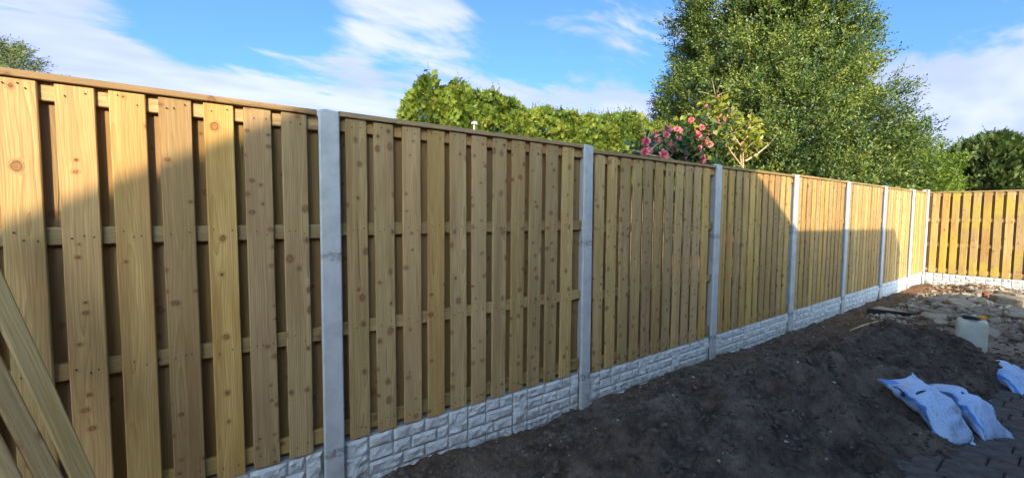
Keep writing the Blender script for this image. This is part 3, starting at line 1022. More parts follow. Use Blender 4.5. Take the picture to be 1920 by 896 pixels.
def conifer_sprays(P, D, size, blades=7):
    """flat feathery sprays: fans of narrow blades"""
    k = len(P)
    S_ = unit(np.cross(D, rand_dirs(k)))
    ang = np.linspace(-1.0, 1.0, blades)[None, :] + rng.uniform(-.12, .12, (k, blades))
    A = D[:, None] * np.cos(ang)[..., None] + S_[:, None] * np.sin(ang)[..., None]
    base = P[:, None] + D[:, None] * (np.abs(ang) * -.12 + .05)[..., None] * size[:, None, None]
    L = size[:, None] * (.55 + .45 * np.cos(ang * 1.2)) * rng.uniform(.8, 1.2, (k, blades))
    nn = unit(np.cross(D, S_))
    Nn = np.repeat(nn[:, None], blades, 1)
    return leaf_quads(base.reshape(-1, 3), unit(A).reshape(-1, 3), Nn.reshape(-1, 3), L.ravel(), (L * .26).ravel(), .1)


def conifer(name, loc, prof, n, size, mat, label, cat, group=None, seed=3, lean=(0, 0), vbias=.0, rise=.55, tips=60, blades=7, lumpy=.34):
    root = empty(name, loc)
    tag(root, label, cat, group)
    zs = np.array([p[0] for p in prof]); rs = np.array([p[1] for p in prof])
    zc = np.linspace(zs[0], zs[-1], 200)
    w = np.interp(zc, zs, rs) + .05; w = w / w.sum()
    z = rng.choice(zc, n, p=w)
    az = rng.uniform(0, 6.283, n)
    lump = fbm(az * 2.2 + seed, z * 1.6, 3, seed) - .5
    R_ = np.interp(z, zs, rs) * (1 + lumpy * lump + lumpy * .9 * (fbm(az * 7, z * 3, 2, seed + 3) - .5))
    d = 1 - .45 * rng.random(n) ** 1.5
    P = np.stack([R_ * d * np.cos(az), R_ * d * np.sin(az), z + rng.normal(scale=.05, size=n)], 1)
    D = unit(np.stack([np.cos(az), np.sin(az), np.full(n, rise) + rng.normal(scale=.3, size=n)], 1) + rng.normal(scale=.35, size=(n, 3)))
    V = [conifer_sprays(P, D, size * rng.uniform(.7, 1.25, n), blades)]
    var = [np.repeat(np.clip(.45 + vbias + .9 * lump + rng.normal(scale=.13, size=n), 0, 1), blades)]
    # long tip shoots that break the outline
    if tips:
        ti = rng.integers(0, n, tips)
        base = P[ti] / np.maximum(d[ti], .3)[:, None] * np.array([1, 1, 0]) + P[ti] * np.array([0, 0, 1])
        dr = unit(D[ti] + np.array([0, 0, .7]))
        for j in range(6):
            q = base + dr * (j * .055 * (size / .16))
            V.append(conifer_sprays(q, unit(dr + rng.normal(scale=.25, size=dr.shape)), size * .55 * (1 - j * .1) * np.ones(tips), 5))
            var.append(np.repeat(np.clip(.5 + vbias + rng.normal(scale=.12, size=tips), 0, 1), 5))
        # leader at the top
        for j in range(14):
            q = np.array([[0, 0, zs[-1] - .35 + j * .05]]) + rng.normal(scale=.02, size=(5, 3))
            V.append(conifer_sprays(q, unit(np.array([0, 0, 1.2]) + rng.normal(scale=.5, size=(5, 3))), size * .6 * (1.1 - j / 16) * np.ones(5), 5))
            var.append(np.full(25, .5 + vbias))
    link('crown', quads('crown', np.concatenate(V), mat, {'var': np.clip(np.concatenate(var), 0, 1)}), None, root)
    mb = MB()
    mb.tube([(0, 0, -.2), (0, 0, zs[-1] * .5), (0, 0, zs[-1] * .95)], [.12, .08, .02], 8)
    mb.build('trunk', M['bark'], root, smooth=True)
    return root


conifer('conifer_tree', (4.05, 6.35, 0), [(.3, .75), (2.8, .72), (3.6, .58), (4.05, .36), (4.4, .10)], 11000, .10, M['hedge'], 'pointed green conifer at the left end of the hedge', 'tree', seed=5, vbias=-.02, tips=110)
conifer('conifer_tree', (4.85, 6.5, 0), [(.3, .75), (3.0, .7), (3.8, .55), (4.15, .36), (4.45, .10)], 11000, .10, M['hedge'], 'slightly shorter pointed conifer, second from the left end of the hedge', 'tree', seed=6, tips=90)
conifer('conifer_tree', (30.2, 1.0, 0), [(.5, 2.3), (2.5, 2.3), (3.9, 1.9), (4.9, 1.1), (5.3, .3)], 15000, .23, M['dark_conifer'], 'dark rounded conifer above the far fence, left of its darker twin', 'tree', 'dark conifers beyond the far fence', seed=9, tips=420, rise=.8, blades=6, lumpy=.6)
conifer('conifer_tree', (32.4, -1.6, 0), [(.5, 2.5), (2.5, 2.5), (4.0, 2.1), (5.0, 1.3), (5.6, .4)], 14000, .23, M['dark_conifer'], 'dark conifer above the far fence at the right edge', 'tree', 'dark conifers beyond the far fence', seed=12, vbias=-.06, tips=380, rise=.8, blades=6, lumpy=.6)


def hedge():
    root = empty('conifer_hedge', (8.5, 6.7, 0))
    tag(root, 'long yellow green clipped conifer hedge behind the fence', 'hedge')
    tx = np.array([4.6, 5.55, 6.2, 6.6, 7.3, 8.5, 9.6, 10.7, 11.7, 13.5]); tz = np.array([4.3, 4.32, 4.2, 4.08, 4.12, 4.24, 4.28, 4.38, 4.4, 4.45])
    n = 52000
    x = rng.uniform(4.6, 13.2, n)
    top = np.interp(x, tx, tz) + (fbm(x * 2.1, x * 0, 3, 77) - .5) * .5
    front = rng.random(n) < .66
    z = np.where(front, 2.3 + (top - 2.3) * rng.random(n) ** .8, top - .16 * rng.random(n))
    lump = .5 * (fbm(x * 2.0, z * 2.0, 3, 78) - .5) + .6 * (fbm(x * 7.0, z * 7.0, 2, 79) - .5)
    y = np.where(front, 6.0 - .55 * lump + .45 * rng.random(n) ** 1.4 + .25 * sstep(z, top - .5, top), 6.15 + 1.2 * rng.random(n))
    z = np.where(front, z, z + .12 * lump)
    D = np.where(front[:, None], np.array([0, -.8, .55]), np.array([0, -.15, 1.0])) + rng.normal(scale=.45, size=(n, 3))
    V = [conifer_sprays(np.stack([x - 8.5, y - 6.7, z], 1), unit(D), .088 * rng.uniform(.55, 1.4, n), 6)]
    var = [np.repeat(np.clip(.46 + 1.25 * lump + rng.normal(scale=.17, size=n), 0, 1), 6)]
    # upright shoots along the top
    m_ = 420
    sx = rng.uniform(4.7, 13, m_); sz = np.interp(sx, tx, tz) + (fbm(sx * 2.1, sx * 0, 3, 77) - .5) * .5
    sy = 6.2 + rng.random(m_) * .9
    hgt = rng.uniform(.08, .40, m_) * rng.random(m_) ** .5
    for j in range(7):
        q = np.stack([sx - 8.5, sy - 6.7, sz - .05 + hgt * j / 6], 1) + rng.normal(scale=.012, size=(m_, 3))
        V.append(conifer_sprays(q, unit(np.array([0, 0, 1.3]) + rng.normal(scale=.4, size=(m_, 3))), .085 * (1.15 - j / 8) * np.ones(m_), 5))
        var.append(np.repeat(np.clip(.42 + rng.normal(scale=.12, size=m_), 0, 1), 5))
    link('foliage', quads('foliage', np.concatenate(V), M['hedge'], {'var': np.concatenate(var)}), None, root)
    # dark twiggy heart
    mb = MB()
    for i in range(15):
        xx = -3.6 + i * .58
        mb.tube([(xx, 0, -.2), (xx + .05, .05, 2), (xx, 0, 3.7)], [.07, .05, .02], 6)
    tag(mb.build('stems', M['bark'], root), kind='stuff')


hedge()


def feathery_tree():
    root = empty('feathery_tree', (-5.3, 19.3, 0))
    tag(root, 'feathery pale green tree top above the fence at the left edge', 'tree')
    n = 1500
    a = rng.uniform(0, 6.283, n); u = rng.random(n) ** .5
    z = rng.uniform(3.6, 6.9, n)
    rr = np.interp(z, [3.6, 5, 6, 6.9], [1.8, 1.9, 1.35, .3]) * u
    O = np.stack([rr * np.cos(a), rr * np.sin(a), z], 1)
    T = unit(np.stack([np.cos(a), np.sin(a), rng.uniform(-.1, .8, n)], 1) + rng.normal(scale=.3, size=(n, 3)))
    V = sprigs(O, T, 11, .55, .15, .032, up=-.15)
    link('crown', quads('crown', V, M['feather'], {'var': np.clip(np.repeat(.5 + rng.normal(scale=.15, size=n), 11) + rng.normal(scale=.1, size=n * 11), 0, 1)}), None, root)
    tree_trunk(root, 6.4, .13, M['bark'], 16, 3, 2.4)


feathery_tree()


def camellia():
    root = empty('camellia_bush', (5.6, .7, 0))
    tag(root, 'camellia bush with pink flowers and bare pruned branches above the fence', 'bush')
    off = np.array([5.6, .7, 0])
    stems = [[(5.98, .6, 2.149), (5.637, .6, 2.335), (5.473, .58, 2.457), (5.294, .6, 2.561), (5.119, .62, 2.704), (5.0, .63, 2.76)],
             [(6.029, .62, 2.153), (5.965, .6, 2.34), (5.886, .6, 2.44), (5.658, .57, 2.528)],
             [(6.078, .66, 2.156), (5.984, .66, 2.413), (5.87, .7, 2.639), (5.8, .72, 2.85)],
             [(6.047, .6, 2.238), (6.315, .57, 2.357), (6.596, .55, 2.508)],
             [(6.12, .62, 2.3), (6.173, .62, 2.528), (6.254, .62, 2.634), (6.16, .62, 2.75)],
             [(5.886, .6, 2.44), (5.997, .56, 2.558), (5.977, .55, 2.663)],
             [(5.4, .75, 1.9), (4.9, .65, 2.2), (4.5, .55, 2.35), (4.1, .5, 2.4), (3.7, .45, 2.25)],
             [(5.4, .75, 1.9), (5.0, .7, 2.3), (4.8, .6, 2.55)], [(5.5, .8, 1.9), (5.4, .8, 2.5), (5.6, .8, 3.05)], [(5.3, .7, 1.9), (4.6, .5, 2.05), (4.0, .4, 2.1), (3.6, .38, 2.1)]]
    r_ = random.Random(2)
    for st in stems:
        pts = [tuple(np.array(p) - off) for p in st]
        base = (r_.uniform(-.1, .1), r_.uniform(-.08, .08), -.1)
        pts = [base] + pts if st[0][2] < 2.2 else pts
        nn = len(pts)
        MB().tube(pts, [.015 - .010 * i / nn for i in range(nn)], 7).build('stem', M['twig'], root, smooth=True)
    # small twigs
    mb = MB()
    for _ in range(70):
        st = r_.choice(stems); i = r_.randrange(1, len(st))
        p = Vector(st[i]) - Vector(off); d = Vector((r_.uniform(-1, 1), r_.uniform(-.7, .7), r_.uniform(0, 1))).normalized()
        l = r_.uniform(.12, .34)
        mb.tube([p, p + d * l * .5 + Vector((0, 0, .02)), p + d * l], [.005, .004, .0015], 5)
    tag(mb.build('twigs', M['twig'], root), kind='stuff')
    # leaves: dark mass low on the left, yellowing ones on the right
    P = []; var = []
    for (c, rad, n, v0) in (((4.25, .55, 2.20), (.62, .25, .22), 700, .36), ((4.95, .6, 2.5), (.50, .28, .26), 620, .50), ((5.55, .75, 2.75), (.45, .25, .32), 560, .70), ((6.1, .68, 2.6), (.42, .25, .30), 520, .72), ((4.7, .55, 2.08), (.6, .2, .12), 260, .12)):
        P.append(np.array(c) - off + unit(rng.normal(size=(n, 3))) * rng.random((n, 1)) ** .4 * np.array(rad))
        var.append(np.clip(v0 + rng.normal(scale=.17, size=n), 0, 1))
    P = np.concatenate(P); var = np.concatenate(var)
    A = unit(rand_dirs(len(P)) + np.array([0, -.35, -.1]))
    Nn = unit(rng.normal(scale=.5, size=P.shape) + np.array([-.3, -.6, .8])); Nn = unit(Nn - A * np.sum(A * Nn, -1, keepdims=True))
    s = rng.uniform(.75, 1.25, len(P))
    link('leaves', quads('leaves', leaf_quads(P, A, Nn, .085 * s, .048 * s, .12), M['camellia'], {'var': var}), None, root)['kind'] = 'stuff'
    # blooms: three whorls of cupped petals
    def bloom(seed):
        q = random.Random(seed)
        V = []; vv = []
        for ring, (n, r0, r1, lift, tilt) in enumerate(((7, .010, .055, .004, .25), (6, .008, .042, .014, .7), (4, .003, .025, .024, 1.3))):
            for k in range(n):
                a = 6.283 * (k + ring * .5) / n + q.uniform(-.12, .12)
                d = np.array([math.cos(a), math.sin(a), 0]); sd = np.array([-math.sin(a), math.cos(a), 0])
                up = np.array([0, 0, 1])
                L = (r1 - r0) * q.uniform(.9, 1.12); W = L * .8
                p0 = d * r0 + up * lift
                p1 = p0 + d * L * .6 * math.cos(tilt) + up * L * .6 * math.sin(tilt)
                p2 = p0 + d * L * math.cos(tilt * .8) + up * L * math.sin(tilt * .75)
                V += [p0 - sd * W * .2, p0 + sd * W * .2, p1 + sd * W * .55, p1 - sd * W * .55]
                V += [p1 - sd * W * .55, p1 + sd * W * .55, p2 + sd * W * .25, p2 - sd * W * .25]
                vv += [min(1, max(0, q.gauss(.52 - .2 * ring, .22)))] * 2
        return quads('flower', np.array(V), M['petal'], {'var': np.array(vv)})
    blooms = [bloom(i) for i in range(5)]
    spots = [(4.637, .55, 2.601), (5.003, .6, 2.645), (4.987, .45, 2.618), (5.217, .5, 2.678), (5.734, .7, 2.878), (4.372, .55, 2.443), (4.124, .5, 2.421), (3.958, .4, 2.332), (4.694, .5, 2.421), (5.193, .6, 2.505), (4.857, .5, 2.376), (4.791, .4, 2.316), (3.681, .45, 2.242), (4.06, .6, 2.39), (3.941, .5, 2.288), (4.0, .4, 2.263), (4.074, .4, 2.214), (3.546, .35, 2.116), (3.843, .35, 2.115), (4.482, .35, 2.202), (4.558, .35, 2.124), (5.614, .8, 3.067), (6.234, .6, 2.711), (5.213, .7, 2.866),
             (3.72, .42, 2.15), (4.22, .42, 2.33), (4.45, .45, 2.30), (4.62, .42, 2.27), (4.30, .40, 2.16), (4.95, .50, 2.48), (5.35, .62, 2.62), (4.78, .5, 2.52)]
    for i, p in enumerate(spots):
        d = (Vector((0, -2.3, 2.3)) - Vector(p)).normalized() + Vector((r_.uniform(-.6, .6), r_.uniform(-.5, .3), r_.uniform(-.2, .6)))
        o = link('flower', blooms[i % 5], None, root, Vector(p) - Vector(off))
        o.rotation_euler = d.to_track_quat('Z', 'Y').to_euler()
        k = r_.uniform(.6, 1.12) * (1 if i < 21 else .75)
        o.scale = (k, k, k)


camellia()


# ------------------------------------------------------------------ houses beyond the fence
def far_house(loc, rz, w, d, hw, ridge, wallm, label, chimney=None):
    root = empty('house', loc, rz)
    tag(root, label, 'house')
    e = .25
    v = []
    for x in (-w / 2, w / 2):
        v += [(x, -d / 2, -.2), (x, d / 2, -.2), (x, d / 2, hw), (x, 0, ridge - .12), (x, -d / 2, hw)]
    link('wall', mesh('wall', v, [(0, 4, 3, 2, 1), (5, 6, 7, 8, 9), (0, 5, 9, 4), (1, 2, 7, 6)], wallm), None, root)
    s = (ridge - hw) / (d / 2)
    v = []
    for x in (-w / 2 - e, w / 2 + e):
        v += [(x, -d / 2 - e, hw - e * s), (x, 0, ridge), (x, d / 2 + e, hw - e * s), (x, d / 2 + e, hw - e * s - .1), (x, 0, ridge - .1), (x, -d / 2 - e, hw - e * s - .1)]
    rf = link('roof', mesh('roof', v, [(0, 6, 7, 1), (1, 7, 8, 2), (5, 4, 10, 11), (4, 3, 9, 10), (0, 1, 4, 5), (1, 2, 3, 4), (6, 11, 10, 7), (7, 10, 9, 8), (0, 5, 11, 6), (2, 8, 9, 3)], M['roof']), None, root)
    for x in (-w * .25, w * .25):
        wn = MB().box(x - .6, x + .6, -d / 2 - .03, -d / 2 + .04, hw - 1.6, hw - .4).build('window', M['white'], root)
        MB().box(x - .53, x + .53, -d / 2 - .045, -d / 2 - .01, hw - 1.53, hw - .47).build('pane', M['dark_glass'], wn)
    return root, rf


hroot, hroof = far_house((10.4, 24.6, 0), R(0), 7.0, 6.0, 4.4, 6.2, M['render'], 'house behind the fence of which only the cream chimney pots show beside the conifer')
MB().box(-1.2, .1, -2.85, -2.2, 3.6, 6.62).build('chimney', M['brick'], hroof)
for (px_, rr, hh) in ((-.92, .13, .58), (-.42, .19, .5), (-.1, .13, .46)):
    mb = MB()
    mb.tube([(px_, -2.5, 6.6), (px_, -2.5, 6.6 + hh * .8), (px_, -2.5, 6.6 + hh * .82), (px_, -2.5, 6.6 + hh)], [rr, rr * .82, rr * .98, rr * .95], 14)
    mb.build('chimney_pot', M['pot'], hroof, smooth=False)
far_house((64.5, 8.2, 0), R(60), 8.0, 7.0, 3.0, 5.1, M['brick'], 'distant house with a brown roof between the tall tree and the dark conifers')

# small white bird-feeder head on a pole just over the fence
fr = empty('bird_feeder', (2.29, 1.5, 0))
tag(fr, 'small white box on a thin pole just above the fence, before the hedge', 'bird feeder')
MB().tube([(0, 0, -.2), (0, 0, 2.42)], .008, 8).build('pole', M['white'], fr, smooth=True)
MB().box(-.022, .024, -.02, .02, 2.415, 2.440).add([(-.028, -.026, 2.440), (.028, -.026, 2.440), (.028, .026, 2.440), (-.028, .026, 2.440), (0, 0, 2.450)], [(0, 1, 4), (1, 2, 4), (2, 3, 4), (3, 0, 4), (3, 2, 1, 0)]).build('head', M['white'], fr)


# ------------------------------------------------------------------ loose boards leaning on the fence
lean_specs = [((-.130, -.57, 0), (-.635, -.15, 1.50), 'topmost leaning board, nearest the fence posts, lower left corner'),
              ((-.170, -.61, 0), (-.660, -.20, 1.30), 'middle one of the three loose boards leaning in the lower left corner'),
              ((-.225, -.66, 0), (-.700, -.24, 1.20), 'leftmost loose board leaning in the lower left corner, barely in view')]
for i, (a, b_, lab) in enumerate(lean_specs):
    a = Vector(a); b_ = Vector(b_)
    zax = (b_ - a).normalized()
    out_ = Vector((.45, -1, .2))
    yax = -(out_ - zax * out_.dot(zax)).normalized()       # board front (-y) looks towards the viewer
    xax = yax.cross(zax)
    me = plank_mesh('timber_board', .054, .030, (b_ - a).length, M['loose'], 900 + i, .004, 9, .004)
    o = link('timber_board', me)
    o.matrix_world = Matrix(((xax.x, yax.x, zax.x, a.x), (xax.y, yax.y, zax.y, a.y), (xax.z, yax.z, zax.z, a.z), (0, 0, 0, 1)))
    tag(o, lab, 'board', 'loose boards leaning on the fence')


# ------------------------------------------------------------------ cement sacks
def sack_material(name, seed):
    m, N, b, out = material(name)
    def att(nm):
        a = N.node('ShaderNodeAttribute'); a.attribute_name = nm
        return a.outputs['Fac']
    u, v = att('su'), att('sv')          # along the sack 0..1, round it 0..1 (0.25 = middle of the top)
    def rect(u0, u1, v0, v1, s=.006):
        a = N.math('MULTIPLY', N.step(u, u0 - s, u0 + s), N.step(u, u1 - s, u1 + s, 1, 0))
        c = N.math('MULTIPLY', N.step(v, v0 - s, v0 + s), N.step(v, v1 - s, v1 + s, 1, 0))
        return N.math('MULTIPLY', a, c)
    pos = N.node('ShaderNodeTexCoord').outputs['Object']
    c = N.mix(N.step(N.noise(pos, 7, 4), .35, .7), (0.50, 0.67, 0.93), (0.40, 0.57, 0.84))
    blue = (0.05, 0.22, 0.62)
    navy = (0.012, 0.02, 0.05)
    c = N.mix(N.math('MULTIPLY', rect(.34, 1.0, .39, .44), .9), c, blue)
    c = N.mix(N.math('MULTIPLY', rect(.0, .13, .30, .50), .7), c, blue)
    c = N.mix(rect(.16, .40, .405, .425), c, navy)
    # printed small text: rows of broken dark lines
    rows = N.math('GREATER_THAN', N.math('FRACT', N.math('MULTIPLY', v, 62.0)), .5)
    words = N.step(N.noise(N.comb(N.math('MULTIPLY', u, 60.0), N.math('FLOOR', N.math('MULTIPLY', v, 62.0)), 0.0), 1.0, 1), .45, .52)
    txt = N.math('MULTIPLY', N.math('MULTIPLY', rows, words), N.math('ADD', rect(.58, .90, .06, .33), rect(.55, .9, .46, .5)))
    c = N.mix(N.math('MULTIPLY', txt, .38), c, (0.12, 0.15, 0.24))
    # dark label with a light scrawl
    lab = N.math('ADD', rect(.36, .50, .035, .125, .004), rect(.42, .45, .26, .32, .004))
    c = N.mix(lab, c, navy)
    scr = N.math('ABSOLUTE', N.math('SUBTRACT', v, N.math('ADD', .08, N.math('MULTIPLY', N.math('SINE', N.math('MULTIPLY', u, 170.0)), .018))))
    c = N.mix(N.math('MULTIPLY', N.math('MULTIPLY', N.step(scr, .005, .011, 1, 0), rect(.385, .475, .05, .11)), .8), c, (0.5, 0.55, 0.6))
    c = N.mix(N.math('MULTIPLY', N.step(N.noise(pos, 16, 5, .65), .52, .72, 0, .55), 1.0), c, (0.20, 0.19, 0.17))
    N.l.new(c, b.inputs['Base Color'])
    b.inputs['Roughness'].default_value = 0.38
    b.inputs['Specular IOR Level'].default_value = 0.5
    bump(N, b, N.noise(pos, 38, 4, .6), .006, .5)
    return m


M['sack'] = sack_material('sack_plastic', 1)
M['sack_inner'] = plain('sack_lining', (0.05, 0.24, 0.66), .45, .4, .2, 18)


def sack(name, a, b_, W, T, label, seed, mouth=True, roll=0.0, flap=False):
    """a = open end, b_ = sewn end, both on the ground"""
    a = Vector(a); b_ = Vector(b_)
    L = (b_ - a).length
    xax = (b_ - a).normalized()
    zax = Vector((0, 0, 1)); zax = (zax - xax * zax.dot(xax)).normalized()
    yax = zax.cross(xax)
    q = Matrix.Rotation(roll, 3, xax)
    yax = q @ yax; zax = q @ zax
    nu, nv = 46, 48
    U, V_ = np.meshgrid(np.linspace(0, 1, nu), np.arange(nv) / nv, indexing='ij')
    ang = V_ * 2 * np.pi
    full = np.sin(np.clip(U, .0, 1) * np.pi)
    if mouth:
        th = T * (np.where(U < .5, .40 + .60 * sstep(U, 0, .45), np.clip(full, 0, 1) ** .55))
    else:
        th = T * np.clip(full, 0, 1) ** .55
    th = np.maximum(th, .006)
    wd = W * (1 - .14 * full) * (1 + .05 * np.sin(U * 7 + seed))
    cx = np.sign(np.cos(ang)) * np.abs(np.cos(ang)) ** .75
    sz = np.sign(np.sin(ang)) * np.abs(np.sin(ang)) ** .9
    yy = cx * wd / 2
    zz = sz * th / 2 + th / 2
    n1 = fbm(U * 5 + seed, np.cos(ang) * 2 + np.sin(ang) + seed, 3, seed) - .5
    n2 = fbm(U * 16 + seed, V_ * 9 + seed * 2, 3, seed + 5) - .5
    cre = (.5 - np.abs(fbm(U * 6 + V_ * 7 + seed, V_ * 5 - U * 3, 2, seed + 8) - .5) * 2.0)
    zz = zz + (n1 * .045 + n2 * .012 + cre * .018) * (.4 + full) * np.where(sz > -.2, 1, .3)
    yy = yy + (n1 * .05 + n2 * .015)
    xx = U * L + n1 * .03 + .03 * np.cos(ang * 2 + seed) * (np.abs(U - .5) * 2) ** 3
    if flap: xx = xx - .16 * (1 - U) ** 4 * np.clip(np.cos(ang - .4), 0, 1)
    # follow the ground underneath
    gx_ = a.x + xax.x * xx + yax.x * yy; gy_ = a.y + xax.y * xx + yax.y * yy
    P = np.stack([xx, yy, zz], -1).reshape(-1, 3)
    F = []
    for i in range(nu - 1):
        for k in range(nv):
            F.append((i * nv + k, i * nv + (k + 1) % nv, (i + 1) * nv + (k + 1) % nv, (i + 1) * nv + k)[::-1])
    F.append(tuple(range((nu - 1) * nv, nu * nv)))
    if not mouth: F.append(tuple(range(nv))[::-1])
    root = empty(name, a)
    root.matrix_world = Matrix(((xax.x, yax.x, zax.x, a.x), (xax.y, yax.y, zax.y, a.y), (xax.z, yax.z, zax.z, a.z), (0, 0, 0, 1)))
    me = mesh('sack_skin', P, F, M['sack'], True)
    for nm, arr in (('su', U), ('sv', (V_) % 1)):
        at = me.attributes.new(nm, 'FLOAT', 'POINT')
        at.data.foreach_set('value', arr.astype(np.float32).ravel())
    link('sack_skin', me, None, root)
    if mouth:
        # blue lining seen in the open end
        k0 = 7
        Q = P.reshape(nu, nv, 3)[:k0].copy()
        cen = Q.mean(1, keepdims=True)
        Q = cen + (Q - cen) * np.array([1, .96, .90])
        Q[:, :, 0] += .004
        V2 = Q.reshape(-1, 3); F2 = []
        for i in range(k0 - 1):
            for k in range(nv): F2.append((i * nv + k, i * nv + (k + 1) % nv, (i + 1) * nv + (k + 1) % nv, (i + 1) * nv + k))
        F2.append(tuple(range((k0 - 1) * nv, k0 * nv))[::-1])
        link('lining', mesh('lining', V2, F2, M['sack_inner'], True), None, root)
    tag(root, label, 'cement sack', 'plastic sacks of cement lying on the soil')
    return root


sack('cement_sack', (4.36, -1.44, gz(4.36, -1.44) - .005), (4.06, -1.84, gz(4.06, -1.84) - .005), .25, .16, 'white and blue plastic sack lying in front, its open end showing blue lining', 3, True, R(14))
sack('cement_sack', (4.68, -1.585, gz(4.68, -1.585) - .02), (4.36, -1.985, gz(4.36, -1.985) - .005), .24, .17, 'white and blue plastic sack behind and touching the front one', 7, False, R(-4))
sack('cement_sack', (6.28, -1.66, gz(6.28, -1.66) - .01), (5.72, -2.12, gz(5.72, -2.12)), .36, .13, 'white plastic sack with a torn flap, cut off by the right edge', 11, False, R(6), True)


# ------------------------------------------------------------------ jerry can
def can_material():
    m, N, b, out = material('cloudy_plastic')
    p = N.node('ShaderNodeTexCoord').outputs['Object']
    x, y, z = N.sep(p)
    c = N.mix(N.step(N.noise(p, 9, 4), .35, .7), (0.66, 0.66, 0.55), (0.57, 0.57, 0.44))
    c = N.mix(N.math('MULTIPLY', N.step(z, .0, .17, 1, 0), .55), c, (0.50, 0.48, 0.27))
    dirt = N.math('MULTIPLY', N.step(N.math('ADD', z, N.math('MULTIPLY', N.noise(p, 16, 4), .08)), .06, .105, 1, 0), N.step(N.noise(p, 11, 4), .42, .55))
    c = N.mix(N.math('MULTIPLY', dirt, .85), c, (0.06, 0.045, 0.02))
    N.l.new(c, b.inputs['Base Color'])
    b.inputs['Roughness'].default_value = .42
    b.inputs['Subsurface Weight'].default_value = .25
    b.inputs['Subsurface Radius'].default_value = (.05, .05, .04)
    b.inputs['Subsurface Scale'].default_value = .6
    return m


def jerry_can():
    root = empty('jerry_can', (6.78, -1.53, gz(6.78, -1.53) - .004), R(-78))
    tag(root, 'cloudy white plastic jerry can with orange cap standing on bare earth', 'jerry can')
    m = can_material()
    v = []; n = 32
    levels = [(0, .80), (.012, .93), (.035, 1.0), (.12, 1.015), (.24, 1.0), (.33, .99), (.375, .965), (.40, .88), (.412, .70), (.414, .40)]
    for z, k in levels:
        for i in range(n):
            a = 2 * math.pi * i / n
            c, s = math.cos(a), math.sin(a)
            e = .42
            x = math.copysign(abs(c) ** e, c) * .122 * k
            y = math.copysign(abs(s) ** e, s) * .105 * k
            v.append((x, y, z))
    f = []
    for i in range(len(levels) - 1):
        for k in range(n): f.append((i * n + k, i * n + (k + 1) % n, (i + 1) * n + (k + 1) % n, (i + 1) * n + k))
    f.append(tuple(range(n))[::-1]); f.append(tuple(range((len(levels) - 1) * n, len(levels) * n)))
    link('body', mesh('body', v, f, m, True), None, root)
    MB().tube([(-.085, .0, .405), (-.075, 0, .437), (-.03, 0, .447), (.02, 0, .445), (.045, 0, .410)], [.014, .015, .015, .015, .013], 10).build('handle', m, root, smooth=True)
    cap = MB().tube([(.070, -.01, .408), (.070, -.01, .424)], .032, 18).build('neck', m, root, smooth=False)
    oc = plain('orange_plastic', (0.78, 0.30, 0.02), .45, .4, .1, 20)
    mb = MB()
    ring = []
    for z, r_ in ((.422, .036), (.426, .038), (.446, .036), (.450, .030)):
        ring.append([(.070 + (r_ + (.0015 if i % 2 else 0)) * math.cos(2 * math.pi * i / 24), -.01 + (r_ + (.0015 if i % 2 else 0)) * math.sin(2 * math.pi * i / 24), z) for i in range(24)])
    vv = [p for q in ring for p in q]; ff = []
    for i in range(3):
        for k in range(24): ff.append((i * 24 + k, i * 24 + (k + 1) % 24, (i + 1) * 24 + (k + 1) % 24, (i + 1) * 24 + k))
    ff.append(tuple(range(72, 96)))
    mb.add(vv, ff).build('cap', oc, root)
    return root


jerry_can()
M['rubber'] = plain('dark_rubber', (0.02, 0.022, 0.024), .5, .4, .2, 20)
cz = gz(6.78, -1.53) + .41
gl = MB()
gl.tube([(6.70, -1.47, cz + .012), (6.69, -1.52, cz + .020), (6.68, -1.57, cz + .018), (6.70, -1.60, cz + .012)], [.016, .02, .018, .01], 8)
gl.tube([(6.72, -1.50, cz + .016), (6.675, -1.535, cz + .014), (6.67, -1.59, cz + .010)], [.012, .014, .008], 7)
tag(gl.build('work_glove', M['rubber'], smooth=True), 'crumpled dark glove lying on top of the jerry can', 'glove')
tag(MB().tube([(6.655, -1.415, cz + .012), (6.72, -1.49, cz + .045), (6.79, -1.55, cz + .058)], .007, 7).build('metal_rod', plain('grey_steel', (.25, .25, .27), .4, .5, .2, 30, .7)), 'short grey rod resting on the jerry can', 'rod')


# ------------------------------------------------------------------ rubble by the far fence
M['rubble'] = plain('broken_concrete', (0.20, 0.165, 0.125), .95, .15, .35, 14, 0, .012)
M['rubble_pale'] = plain('pale_broken_concrete', (0.28, 0.235, 0.175), .95, .15, .25, 11, 0, .012)
M['red_brick'] = plain('red_brick_piece', (0.20, 0.075, 0.04), .95, .15, .35, 16, 0, .01)


def chunk_mesh(size, thick, seed, mat, flat=True):
    r_ = random.Random(seed)
    n = r_.randrange(6, 9)
    el = r_.uniform(.55, .9)
    prof = []
    for k in range(n):
        a = 2 * math.pi * (k + r_.uniform(-.3, .3)) / n
        rr = size / 2 * r_.uniform(.72, 1.08)
        prof.append((rr * math.cos(a), rr * math.sin(a) * el))
    v = []; f = []
    for (z, k) in ((0, .9), (thick * .25, 1.0), (thick * .8, .98), (thick, .88)):
        for (x, y) in prof:
            v.append((x * k + r_.uniform(-.05, .05) * size * .4, y * k + r_.uniform(-.05, .05) * size * .4, z + r_.uniform(-.12, .12) * thick))
    for i in range(3):
        for k in range(n): f.append((i * n + k, i * n + (k + 1) % n, (i + 1) * n + (k + 1) % n, (i + 1) * n + k))
    c0 = len(v); v.append((0, 0, 0)); v.append((r_.uniform(-.1, .1) * size, r_.uniform(-.1, .1) * size, thick * 1.05))
    for k in range(n):
        f.append((k, c0, (k + 1) % n)); f.append((3 * n + k, 3 * n + (k + 1) % n, c0 + 1))
    return mesh('rubble_piece', v, f, mat)


